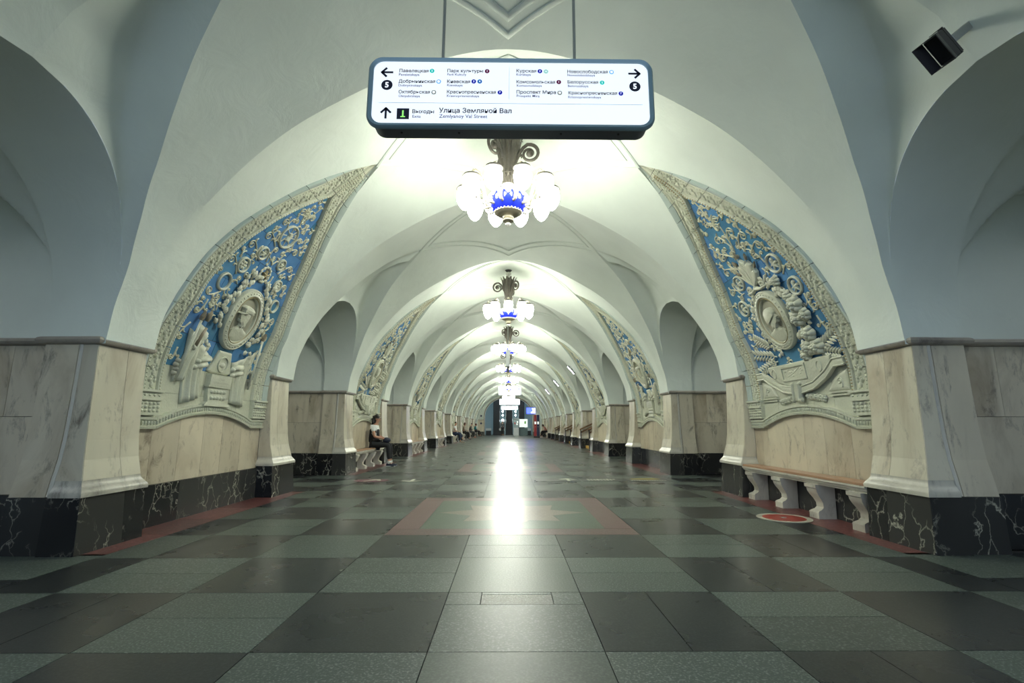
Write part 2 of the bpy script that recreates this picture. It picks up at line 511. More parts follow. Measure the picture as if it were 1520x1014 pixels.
# ================================================================== passage walls (plaster above the marble)
QT = np.array([(1.88, 3.735), (2.2, 3.72), (2.5, 3.68), (2.9, 3.59), (3.3, 3.45), (3.62, 3.33), (4.0, 3.10), (4.3, 2.76), (4.5, 2.36), (TIP, 1.86)])
def Q(z): return float(np.interp(z, QT[:, 0], QT[:, 1]))
def opening(z):
    if z <= 2.2: return 1.45
    if z >= 3.63: return 0.0
    return 1.45 * math.sqrt(max(0, 1 - ((z - 2.2) / 1.43) ** 2))
def lunette(mb, c, sd):
    for hf in (-1, 1):
        def fn(k, z):
            wd, o = lq(z), opening(z)
            o = min(o, wd)
            t = t_of_z(z); xb, zb = vpt(t, wd)
            q = max(Q(z), xb); fil = min(.13, (wd - o) * .85)
            if k <= 4:
                f = k / 4; dy = o + (wd - fil - o) * f; x = q
            else:
                a = (k - 4) / 6 * pi / 2
                dy = wd - fil + fil * math.sin(a); x = q + (xb - q) * (1 - math.cos(a))
            f = 1 if wd - o < 1e-6 else (dy - o) / (wd - o)
            return (sd * x, c + hf * dy, z + (zb - z) * f)
        mb.grid(fn, range(11), zr)
HW = 1.58
def tun(dy): return 2.15 + 1.62 * math.sqrt(max(0, 1 - (dy / HW) ** 2))
def trv(x): return 2.0 + 1.45 * math.sqrt(max(0, 1 - ((x - 5.3) / 1.0) ** 2))
def passage(mb, c, sd):
    A = [(1.45, z) for z in lin(1.84, 2.15, 4)] + [(1.45 * math.cos(a), 2.2 + 1.43 * math.sin(a)) for a in lin(0, pi, 41)] + [(-1.45, z) for z in lin(2.15, 1.84, 4)]
    # soffit of the opening, from the lunette back to the inner room
    def fn(k, i):
        dy, z = A[i]; x0 = Q(z)
        return (sd * (x0 + (4.3 - x0) * k), c + dy, z)
    mb.grid(fn, lin(0, 1, 5), range(len(A)))
    # arris rings between the opening and the wider room
    for xr in (4.3, 6.3):
        def ring(k, i):
            dy, z = A[i]
            t = i / (len(A) - 1)
            d2 = max(-HW, min(HW, dy * HW / 1.45)); z2 = max(z, tun(d2)) if abs(dy) < 1.45 - 1e-6 else z
            return (sd * xr, c + dy + (d2 - dy) * k, z + (z2 - z) * k)
        mb.grid(ring, (0, 1), range(len(A)))
    xs = lin(4.3, 6.3, 61); ds = [HW * math.sin(a) for a in lin(-pi / 2, pi / 2, 81)]
    mb.grid(lambda x, d: (sd * x, c + d, max(tun(d), trv(x))), xs, ds)
    for hf in (-1, 1):
        mb.grid(lambda x, k: (sd * x, c + hf * HW, 1.84 + (max(trv(x), 2.15) - 1.84) * k), xs, lin(0, 1, 6))
    def fn2(k, i):
        dy, z = A[i]
        return (sd * (6.3 + .5 * k), c + dy, z)
    mb.grid(fn2, lin(0, 1, 3), range(len(A)))

walls = {}
for sd, nm in ((-1, 'left'), (1, 'right')):
    mb = MB()
    for c in pas:
        lunette(mb, c, sd); passage(mb, c, sd)
    wl = struct(mb.build('wall_' + nm, 'plaster', smooth='auto', fix=False),
                'plaster arches of the passages above the marble piers on the %s side' % nm, 'wall')
    walls[sd] = wl
    RIB = MB(); RIB.tube([(sd * 4.31, HW * math.cos(a) * .985, 2.12 + 1.60 * math.sin(a)) for a in lin(0, pi, 41)], .035, 6)
    for hf in (-1, 1):
        RIB.tube([(sd * x, hf * (HW - .01), 1.9) for x in (4.33,)] + [(sd * x, hf * (HW - .01), max(trv(x), 2.0)) for x in [5.3 - math.cos(a) for a in lin(.12, pi - .12, 25)]], .03, 6)
    rib_me = RIB.mesh('passage_rib', 'plaster', 'auto')
    for c in pas: put('passage_rib', rib_me, wl, (0, c, 0))

# ================================================================== marble pieces of the pylons
# frame of a pylon: s along the wall, X distance from the hall's axis, z up
_xf = np.array([(.46, 3.67), (.60, 3.70), (.75, 3.742), (1.0, 3.772), (1.4, 3.79), (1.84, 3.80)])
def XF(z): return float(np.interp(z, _xf[:, 0], _xf[:, 1]))
def SF(z): return 1.99 + .85 * (3.80 - XF(z))      # the piers flare toward their feet
def PL(z): return 3.645 + .03 * z / .47            # battered plinth front
zs_f = lin(.612, 1.832, 8)
pieces = []                                          # (name, material, mesh builder)
def piece(name, mat, m, smooth=False): pieces.append((name, mat, m, smooth))
def path_sweep(m, path, sec, z_off=0):
    """path: (s, X) polyline, hall on its left-hand side; sec: (out, z)"""
    n = len(path); P2 = [np.array(p, float) for p in path]
    nr = []
    for i in range(n):
        ds = []
        if i > 0: d = P2[i] - P2[i - 1]; ds.append(d / np.linalg.norm(d))
        if i < n - 1: d = P2[i + 1] - P2[i]; ds.append(d / np.linalg.norm(d))
        ns = [np.array([d[1], -d[0]]) for d in ds]
        if len(ns) == 1: nr.append(ns[0])
        else:
            b = ns[0] + ns[1]; b /= np.linalg.norm(b); nr.append(b / max(.35, b.dot(ns[0])))
    k = len(sec)
    vs = [(P2[i][0] + nr[i][0] * o, P2[i][1] + nr[i][1] * o, z) for i in range(n) for o, z in sec]
    fs = [(i * k + j, i * k + (j + 1) % k, (i + 1) * k + (j + 1) % k, (i + 1) * k + j) for i in range(n - 1) for j in range(k)]
    fs += [tuple(range(k)), tuple((n - 1) * k + j for j in range(k))]
    m.add(vs, fs)
BULL = [(-.03, 1.836), (.028, 1.838), (.05, 1.852), (.058, 1.872), (.048, 1.893), (.028, 1.905), (-.03, 1.908)]
BASE = [(-.02, .474), (.052, .474), (.054, .502), (.046, .52), (.026, .548), (.004, .58), (.0, .612), (-.02, .612)]
for sg in (-1, 1):
    def S(a): return sg * a
    for s0, s1 in ((1.388, 1.628), (1.632, 1.992)):
        m = MB(); m.solid(lambda u, z, n: (S(SF(z) - .006 if u > 1.9 else u), XF(z) - n, z), (s0, s1), zs_f, .05); piece('marble_slab', 'marble', m)
    m = MB(); m.solid(lambda u, z, n: (S(SF(z) + n), XF(z) + .004 + (3.935 - XF(z)) * u, z), (0, 1), zs_f, .04); piece('marble_slab', 'marble', m)
    m = MB(); m.solid(lambda u, z, n: (S(1.38 - n), XF(z) + .004 + (3.925 - XF(z)) * u, z), (0, 1), zs_f, .03); piece('marble_slab', 'marble', m)
    m = MB(); m.tube([(S(SF(z) - .02), 3.962, z) for z in [.476] + zs_f + [1.834]], .024, 8); piece('bead_strip', 'marble_mould', m, 'auto')
    m = MB(); m.solid(lambda u, z, n: (S(SF(z) - .008 + n), u, z), (3.99, 4.30), [.476] + zs_f + [1.834], .16); piece('marble_slab', 'marble_wall', m)
    for x0, x1, z0, z1 in ((4.304, 5.1, .476, 1.168), (5.104, 6.3, .476, 1.168), (4.304, 4.66, 1.172, 1.834), (4.664, 6.3, 1.172, 1.834)):
        m = MB(); m.solid(lambda u, z, n: (S(1.90 + n), u, z), (x0, x1), (z0, z1), .05); piece('marble_slab', 'marble_wall', m)
    a = [(S(1.37), 3.90), (S(1.372), 3.80), (S(2.0), 3.80), (S(2.0), 3.94)]
    bq = [(S(1.995), 3.945), (S(1.985), 4.302), (S(1.90), 4.302), (S(1.90), 5.2)]
    cq = [(S(1.90), 5.204), (S(1.90), 6.3)]
    for pth in (a, bq, cq):
        m = MB(); path_sweep(m, pth if sg > 0 else pth[::-1], BULL); piece('cornice', 'cornice', m, 'auto')
    m = MB(); pth = [(S(1.385), 3.93), (S(1.385), 3.705), (S(2.07), 3.705), (S(2.07), 3.935)]
    path_sweep(m, pth if sg > 0 else pth[::-1], BASE); piece('base_moulding', 'marble_mould', m, 'auto')
    for s0, s1 in ((1.345, 1.60), (1.603, 2.10)):
        m = MB(); m.solid(lambda u, z, n: (S(u + (.02 * (1 - z / .47) if u > 1.9 else 0)), PL(z) - n, z), (s0, s1), (0, .472), .02); piece('plinth_block', 'black', m)
    m = MB(); m.solid(lambda u, z, n: (S(2.106 + .02 * (1 - z / .47) + n), PL(z) + .006 + (3.955 - PL(z)) * u, z), (0, 1), (0, .472), .12); piece('plinth_block', 'black', m)
    m = MB(); m.solid(lambda u, z, n: (S(2.09 + .012 * (1 - z / .47) + n), u, z), (3.96, 4.315), (0, .472), .22); piece('plinth_block', 'black', m)
    for x0, x1 in ((4.32, 5.2), (5.204, 6.3)):
        m = MB(); m.solid(lambda u, z, n: (S(1.925 + n), u, z), (x0, x1), (0, .472), .06); piece('plinth_block', 'black', m)
    m = MB(); m.solid(lambda u, z, n: (S(1.342 - n), PL(z) + .003 + (3.90 - PL(z)) * u, z), (0, 1), (0, .472), .04); piece('plinth_block', 'black', m)
for s0, s1 in ((-1.338, -.46), (-.456, .42), (.424, 1.338)):
    m = MB(); m.solid(lambda u, z, n: (u, 3.905 - n, z), (s0, s1), (0, .445), .05); piece('plinth_block', 'black', m)
_e = [-1.376, -.98, -.52, -.06, .36, .84, 1.376]
for s0, s1 in zip(_e[:-1], _e[1:]):
    m = MB(); m.solid(lambda u, z, n: (u, 3.932 - n, z), (s0, s1 - .004), (.449, 1.30), .04); piece('marble_slab', 'marble_panel', m)
core = MB()
core.box(-1.85, 1.85, 3.98, 6.3, 0, 1.86)
for sg in (-1, 1):
    core.box(*sorted((sg * 1.42, sg * 1.955)), 3.84, 3.985, 0, 1.86)
    core.box(*sorted((sg * 1.42, sg * 1.93)), 3.96, 4.29, 0, 1.86)
ROTZ = {-1: pi / 2, 1: -pi / 2}                      # pylon frame -> world
me_p = [(nm, m.mesh(nm, mt, sm)) for nm, mt, m, sm in pieces]
core_me = core.mesh('pylon_core', 'mortar')
NEAR = 5
for sd in (-1, 1):
    for i in [-1] + list(range(NP)):
        c = C0 + P * i
        put('pylon_core', core_me, walls[sd], (0, c, 0), (0, 0, ROTZ[sd]))
        if i < NEAR:
            for nm, me in me_p:
                put(nm, me, walls[sd], (0, c, 0), (0, 0, ROTZ[sd]))
    # the far pylons: real pieces, joined per material
    by = {}
    for nm, mt, m, sm in pieces: by.setdefault((nm, mt), []).append(m)
    for (nm, mt), ms in by.items():
        J = MB()
        for i in range(NEAR, NP):
            c = C0 + P * i
            for m in ms:
                q = MB(); q.v = [((-x if sd < 0 else x), (c + s if sd < 0 else c - s), z) for s, x, z in m.v]; q.f = m.f
                J.join(q)
        o = J.build(nm, mt, walls[sd]); o['kind'] = 'stuff'

# ================================================================== floor
mb = MB(); mb.box(-11.5, 11.5, -9, END + 9, -.2, -.012)
floor = struct(mb.build('floor', 'grout'), 'polished chequered granite floor of dark and grey slabs', 'floor')
G = .0025
def tile_mb(x0, x1, y0, y1, m=None):
    m = m or MB()
    m.box(x0 + G, x1 - G, y0 + G, y1 - G, -.012, 0)
    return m
_tm = {}
def tile_obj(x0, x1, y0, y1, mat):
    key = (round(x1 - x0, 3), round(y1 - y0, 3), mat)
    if key not in _tm: _tm[key] = tile_mb(0, x1 - x0, 0, y1 - y0).mesh('floor_tile', mat)
    return put('floor_tile', _tm[key], floor, (x0, y0, 0))
LIM = 3.43
in_square = lambda r, k: abs(k) <= 1 and (r - 3) % 8 < 3 and r >= 3
rest = {'dark': MB(), 'light': MB(), 'mid': MB()}
r = -11
while ROW0 + r * TILE < END + 8:
    y0 = ROW0 + r * TILE; y1 = y0 + TILE
    for k in range(-4, 5):
        if in_square(r, k) and y1 < END - 1: continue
        x0, x1 = FX + (k - .5) * TILE, FX + (k + .5) * TILE
        x0, x1 = max(x0, -LIM), min(x1, LIM)
        mat = 'light' if (r + k) % 2 == 0 else 'dark'
        if k == 0 and mat == 'dark': mat = 'mid'
        if -1 <= r <= 23 and y1 < END:
            q = random.random()
            if (r, k) == (0, 0):                        # the slab with a mended patch
                tile_obj(x0, x1, y0, y0 + .64, mat)
                tile_obj(x0, x0 + .22, y0 + .64, y1, mat); tile_obj(x1 - .19, x1, y0 + .64, y1, mat)
                tile_obj(x0 + .22, x1 - .19, y1 - .045, y1, mat)
                tile_obj(x0 + .22, x1 - .19, y0 + .64, y1 - .045, 'patch')
            elif mat == 'light' and q < .45: tile_obj(x0, x1, y0, y0 + TILE / 2, mat); tile_obj(x0, x1, y0 + TILE / 2, y1, mat)
            elif mat == 'dark' and q < .16 and abs(k) < 4: tile_obj(x0, (x0 + x1) / 2, y0, y1, mat); tile_obj((x0 + x1) / 2, x1, y0, y1, mat)
            else: tile_obj(x0, x1, y0, y1, mat)
        else: tile_mb(x0, x1, y0, y1, rest[mat])
    r += 1
# passage and platform floors, chequered the same way
for sd in (-1, 1):
    for c in pas:
        for a in range(4):
            for b in range(4):
                x0 = LIM + a * TILE; y0 = c - 1.42 + b * .71
                X0, X1 = sorted((sd * x0, sd * (x0 + TILE)))
                tile_mb(X0, X1, y0, y0 + .71, rest['light' if (a + b) % 2 else 'dark'])
    tile_mb(*sorted((sd * 6.89, sd * 11.4)), -8, END + 2, rest['dark'])
for k, m in rest.items():
    o = m.build('floor_tile', k, floor); o['kind'] = 'stuff'
# granite squares with a star, one before each pair of panels
T3 = 3 * TILE; BW = .30
sq = []
h = T3 / 2
for (x0, x1, y0, y1) in ((-h, h, -h, -h + BW), (-h, h, h - BW, h), (-h, -h + BW, -h + BW, h - BW), (h - BW, h, -h + BW, h - BW)):
    sq.append(tile_mb(x0, x1, y0, y1).mesh('border_slab', 'pink'))
hi = h - BW
star = []
for i in range(16):
    rr = .93 if i % 4 == 0 else (.80 if i % 2 == 0 else .56)
    if i % 2: rr = .55
    a = pi / 8 * i
    star.append((rr * math.cos(a), rr * math.sin(a)))
m = MB(); m.extrude(star, lambda a, b, t: (a, b, -.012 + t), .012); sq.append(m.mesh('star_slab', 'rose'))
m = MB()                                              # green field around the star
sqr = []
for i in range(16):
    a = pi / 8 * i; c_, s_ = math.cos(a), math.sin(a); q = hi / max(abs(c_), abs(s_))
    sqr.append((q * c_, q * s_))
for i in range(16):
    j = (i + 1) % 16
    quad = [tuple(v * 1.004 for v in star[i]), sqr[i], sqr[j], tuple(v * 1.004 for v in star[j])]
    if i % 4 in (1,):      # keep the square's corner
        quad = [quad[0], sqr[i], sqr[j], quad[3]]
    m.extrude(quad, lambda a, b, t: (a, b, -.012 + t), .012)
sq.append(m.mesh('field_slab', 'green'))
for i in range(NP):
    for me in sq: put(me.name.split('.')[0], me, floor, (FX, ROW0 + TILE * (4.5 + 8 * i), 0))
# strips of red stone along the pylons
e = lin(-2.08, 2.08, 6)
strips = []
for s0, s1 in zip(e[:-1], e[1:]):
    m = MB(); m.box(s0 + G, s1 - G, LIM + G, 3.96, -.012, 0); strips.append(m.mesh('edge_slab', 'redstone'))
for sd in (-1, 1):
    for c in pyl:
        for me in strips: put('edge_slab', me, floor, (0, c, 0), (0, 0, ROTZ[sd]))

# side platforms beyond the passages and the end of the hall
for sd, nm in ((-1, 'left'), (1, 'right')):
    mb = MB()
    X = lambda x: sd * x
    prf = [(11.4, -.1), (11.5, 2.0), (10.9, 3.4), (9.6, 4.2), (8.2, 4.3), (6.8, 3.9)]
    mb.grid(lambda i, y: (X(prf[i][0]), y, prf[i][1]), range(len(prf)), (-9, END + 3))
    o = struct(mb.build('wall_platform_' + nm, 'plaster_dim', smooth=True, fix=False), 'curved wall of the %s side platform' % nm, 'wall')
for sd in (-1, 1):                                    # platform face of the pylons, around the passage arches
    mb = MB()
    A = [(1.45, z) for z in lin(1.84, 2.15, 4)] + [(1.45 * math.cos(a), 2.2 + 1.43 * math.sin(a)) for a in lin(0, pi, 41)] + [(-1.45, z) for z in lin(2.15, 1.84, 4)]
    for c in pas:
        def fn(k, i):
            dy, z = A[i]
            d = np.array([dy, z - 2.2]); f = min(3.46 / max(1e-6, abs(d[0])), 1.75 / max(1e-6, d[1]) if d[1] > 0 else 1e9)
            q = d * f if d[1] > 0 else np.array([math.copysign(3.46, dy), d[1]])
            return (sd * 6.8, c + dy + (q[0] - dy) * k, z + (q[1] + 2.2 - z) * k)
        mb.grid(fn, (0, 1), range(len(A)))
    for i in range(-1, NP):
        mb.box(*sorted((sd * 6.31, sd * 6.8)), C0 + P * i - 1.99, C0 + P * i + 1.99, -.01, 1.86)
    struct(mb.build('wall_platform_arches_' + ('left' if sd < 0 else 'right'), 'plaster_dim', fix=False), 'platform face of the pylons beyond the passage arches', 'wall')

# ================================================================== ceramic panels
_rows = []
for zp in np.linspace(1.0, TIP, 160):
    zp = float(zp)
    t = t_of_z(max(zp, 1.88)); x, nx_z = vpt(t, lp(max(zp, 1.88)), .05)
    if zp < 1.88: nx_z = zp
    k = min(1, max(0, (zp - 1.55) / 1.0)); k = k * k * (3 - 2 * k)
    X = 3.93 + (x - 3.93) * k; Z = zp + (nx_z - zp) * k
    _rows.append((X, Z, zp))
_R = np.array(_rows)
_RA = np.concatenate([[0], np.cumsum(np.hypot(np.diff(_R[:, 0]), np.diff(_R[:, 1])))])
AMAX = _RA[-1]
def A_(z): return float(np.interp(z, _R[:, 1], _RA))       # real height -> length along the panel
def Pm(s, a, n=0):
    a2 = min(max(a, .001), AMAX - .001)
    X = float(np.interp(a2, _RA, _R[:, 0])); Z = float(np.interp(a2, _RA, _R[:, 1]))
    i = min(max(int(np.searchsorted(_RA, a2)), 2), len(_RA) - 3)
    dx, dz = _R[i + 2, 0] - _R[i - 2, 0], _R[i + 2, 1] - _R[i - 2, 1]; L = math.hypot(dx, dz); dx /= L; dz /= L
    e = a - a2
    return (s, X + dx * e - dz * n - 3.93, Z + dz * e + dx * n - 1.0)
for sd in (-1, 1):                                    # plaster reveal between the vault's edge and the panel
    mb = MB()
    for c in pyl:
        for hf in (-1, 1):
            def fn(k, z):
                wd = lp(z); xb, zb = vpt(t_of_z(z), wd)
                X = float(np.interp(z, _R[:, 2], _R[:, 0])) + .03; Z = float(np.interp(z, _R[:, 2], _R[:, 1]))
                return (sd * (xb + (X - xb) * k), c + hf * (wd + .004 * k), zb + (Z - zb) * k)
            mb.grid(fn, (0, .5, 1), zr)
    mb.build('panel_reveal', 'plaster', walls[sd], smooth='auto', fix=False)
def frame_at(s, a, n=0, ang=0):
    """matrix for a flat ornament whose x axis lies in the panel, turned by ang"""
    o = Vector(Pm(s, a, n)); u = Vector((1, 0, 0)); v = (Vector(Pm(s, a + .01, n)) - Vector(Pm(s, a - .01, n))).normalized()
    wv = u.cross(v)
    if wv.y > 0: wv = -wv
    M = Matrix((u, v, wv)).transposed().to_4x4()
    return Matrix.Translation(o) @ M @ Matrix.Rotation(ang, 4, 'Z')
def Wo(a): return lp(float(np.interp(a, _RA, _R[:, 2])))
_wi = np.array([(1.0, .98), (1.78, .985), (2.4, .965), (2.75, .925), (3.0, .865), (3.4, .71), (3.75, .50), (4.05, .26), (4.32, 0)])
def Wi(a):
    z = float(np.interp(a, _RA, _R[:, 1]))
    return min(float(np.interp(z, _wi[:, 0], _wi[:, 1])), Wo(a))

def blob(m, s, a, n, rs, ra=None, h=None, k=6):
    ra = ra or rs; h = h or rs * .8
    vs = [Pm(s + rs * math.cos(2 * pi * i / k), a + ra * math.sin(2 * pi * i / k), n) for i in range(k)]
    vs += [Pm(s + rs * .65 * math.cos(2 * pi * i / k), a + ra * .65 * math.sin(2 * pi * i / k), n + h * .75) for i in range(k)]
    vs += [Pm(s, a, n + h)]
    m.add(vs, [(i, (i + 1) % k, (i + 1) % k + k, i + k) for i in range(k)] + [(i + k, (i + 1) % k + k, 2 * k) for i in range(k)])
def rounded(poly, n=3):
    k = len(poly); out = []
    for i in range(k):
        p0, p1, p2, p3 = [np.array(poly[(i + j) % k], float) for j in (-1, 0, 1, 2)]
        for q in range(n):
            t = q / n
            out.append(tuple(.5 * (2 * p1 + (p2 - p0) * t + (2 * p0 - 5 * p1 + 4 * p2 - p3) * t * t + (3 * p1 - p0 - 3 * p2 + p3) * t ** 3)))
    return out
def relief(m, poly, h, bev, n0=0, soft=.55):
    """raised outline with a rounded rim; poly in (s, a)"""
    bm = bmesh.new()
    ar = sum(poly[i][0] * poly[(i + 1) % len(poly)][1] - poly[(i + 1) % len(poly)][0] * poly[i][1] for i in range(len(poly)))
    if ar < 0: poly = poly[::-1]
    lo = [bm.verts.new((x, y, 0)) for x, y in poly]; up = [bm.verts.new((x, y, h * soft)) for x, y in poly]
    n = len(poly)
    for i in range(n): bm.faces.new((lo[i], lo[(i + 1) % n], up[(i + 1) % n], up[i]))
    f = bm.faces.new(up)
    bm.normal_update()
    for t_, d_ in ((.35, .55), (.45, .3), (.5, .15)):
        bmesh.ops.inset_region(bm, faces=[f], thickness=bev * t_, depth=h * (1 - soft) * d_, use_even_offset=True)
    bmesh.ops.triangulate(bm, faces=[q for q in bm.faces if len(q.verts) > 4])
    for v in bm.verts: v.co = Pm(v.co.x, v.co.y, v.co.z + n0)
    m.bm(bm)
def strip(m, pts, r, n0=0, h=None):
    """half-round cord along pts (s, a); r may taper"""
    k = len(pts); rr = r if isinstance(r, list) else [r] * k
    vs = []
    for i in range(k):
        p, q = pts[max(i - 1, 0)], pts[min(i + 1, k - 1)]
        d = math.hypot(q[0] - p[0], q[1] - p[1]) or 1
        nx, ny = -(q[1] - p[1]) / d, (q[0] - p[0]) / d
        hh = h or rr[i] * 1.3
        for o, e in ((-1, 0), (-.6, .8), (0, 1), (.6, .8), (1, 0)):
            vs.append(Pm(pts[i][0] + nx * o * rr[i], pts[i][1] + ny * o * rr[i], n0 + e * hh))
    fs = [(i * 5 + j, i * 5 + j + 1, (i + 1) * 5 + j + 1, (i + 1) * 5 + j) for i in range(k - 1) for j in range(4)]
    m.add(vs, fs + [(0, 1, 2, 3, 4), tuple((k - 1) * 5 + j for j in range(5))])
def ring(m, s, a, rx, ry, sec, k=28):
    """oval ring; sec: (dr, n)"""
    q = len(sec)
    vs = [Pm(s + (rx + d) * math.cos(2 * pi * i / k), a + (ry + d) * math.sin(2 * pi * i / k), n) for i in range(k) for d, n in sec]
    m.add(vs, [(i * q + j, i * q + j + 1, ((i + 1) % k) * q + j + 1, ((i + 1) % k) * q + j) for i in range(k) for j in range(q - 1)])
def disc(m, s, a, rx, ry, n, k=28, dome=0):
    vs = [Pm(s + rx * math.cos(2 * pi * i / k), a + ry * math.sin(2 * pi * i / k), n) for i in range(k)] + [Pm(s, a, n + dome)]
    m.add(vs, [(i, (i + 1) % k, k) for i in range(k)])
def scroll_pts(p0, p1, r, hand=1, turns=1.35, th=None):
    p0 = np.array(p0, float); p1 = np.array(p1, float)
    d = p1 - p0; L = np.linalg.norm(d); th = th if th is not None else math.atan2(d[1], d[0]) - hand * pi / 2
    st = p1 + r * np.array([math.cos(th), math.sin(th)]); tg = hand * np.array([-math.sin(th), math.cos(th)])
    c = st - tg * L * .45
    pts = [tuple((1 - t) ** 2 * p0 + 2 * t * (1 - t) * c + t * t * st) for t in lin(0, 1, 9)]
    N = int(14 * turns)
    for i in range(1, N + 1):
        f = i / N; q = th + hand * 2 * pi * turns * f; rr = r * (1 - .72 * f)
        pts.append((p1[0] + rr * math.cos(q), p1[1] + rr * math.sin(q)))
    return pts

class Design:
    """a list of parts: [name, material, builder, parent index or None, matrix or None, mesh or None]"""
    def __init__(s): s.p = []; s._m = {}
    def add(s, name, mat, m, parent=None, smooth=False, kind=None, label=None):
        s.p.append(dict(name=name, mat=mat, mb=m, parent=parent, smooth=smooth, kind=kind, label=label, M=None)); return len(s.p) - 1
    def inst(s, name, mat, key, maker, M, parent=None):
        if key not in s._m: s._m[key] = maker()
        s.p.append(dict(name=name, mat=mat, mb=s._m[key], parent=parent, smooth=True, kind=None, label=None, M=M)); return len(s.p) - 1
    def place(s, root):
        made = []
        for q in s.p:
            if 'me' not in q:
                q['me'] = q['mb']._me if hasattr(q['mb'], '_me') else q['mb'].mesh(q['name'], q['mat'], q['smooth'])
                q['mb']._me = q['me']
            o = put(q['name'], q['me'], made[q['parent']] if q['parent'] is not None else root)
            if q['M'] is not None: o.matrix_local = q['M']
            if q['kind']: o['kind'] = q['kind']
            if q['label']: o['label'] = q['label']
            made.append(o)
        return made
    def place_far(s, root):
        """the same shapes joined into a few parts, for panels too far to tell the pieces apart"""
        if not hasattr(s, 'far'):
            g = {}
            for q in s.p:
                J = g.setdefault(q['mat'], MB()); b = q['mb']
                if q['M'] is None: J.join(b)
                else:
                    t = MB(); t.v = [tuple(q['M'] @ Vector(v)) for v in b.v]; t.f = b.f; J.join(t)
            nm = dict(blue='blue_field', faience='cream_relief', faience_grey='rim', vine='scrolls', faience_dark='medallion_ground', gilt='gilt_line', ink='inscription', brown='spear_tips')
            s.far = [(nm.get(k, 'relief'), J.mesh(nm.get(k, 'relief'), k, 'auto')) for k, J in g.items()]
        for n, me in s.far: put(n, me, root)['kind'] = 'stuff'

def leaf_mb(L=.12, W=.055, lob=0, h=.02):
    m = MB(); n = 7; vs = []
    for i in range(n):
        t = i / (n - 1); x = L * t
        w = W * (math.sin(pi * min(1, t * 1.02 + .03)) ** .8) * (1 + (lob * (1 if i % 2 else -1)))
        zc = h * (.35 + .9 * math.sin(pi * t * .9)); 
        vs += [(x, -w, h * .1), (x, -w * .45, zc * .8), (x, 0, zc * .55 + .004), (x, w * .45, zc * .8), (x, w, h * .1)]
    m.add(vs, [(i * 5 + j, i * 5 + j + 1, (i + 1) * 5 + j + 1, (i + 1) * 5 + j) for i in range(n - 1) for j in range(4)])
    return m

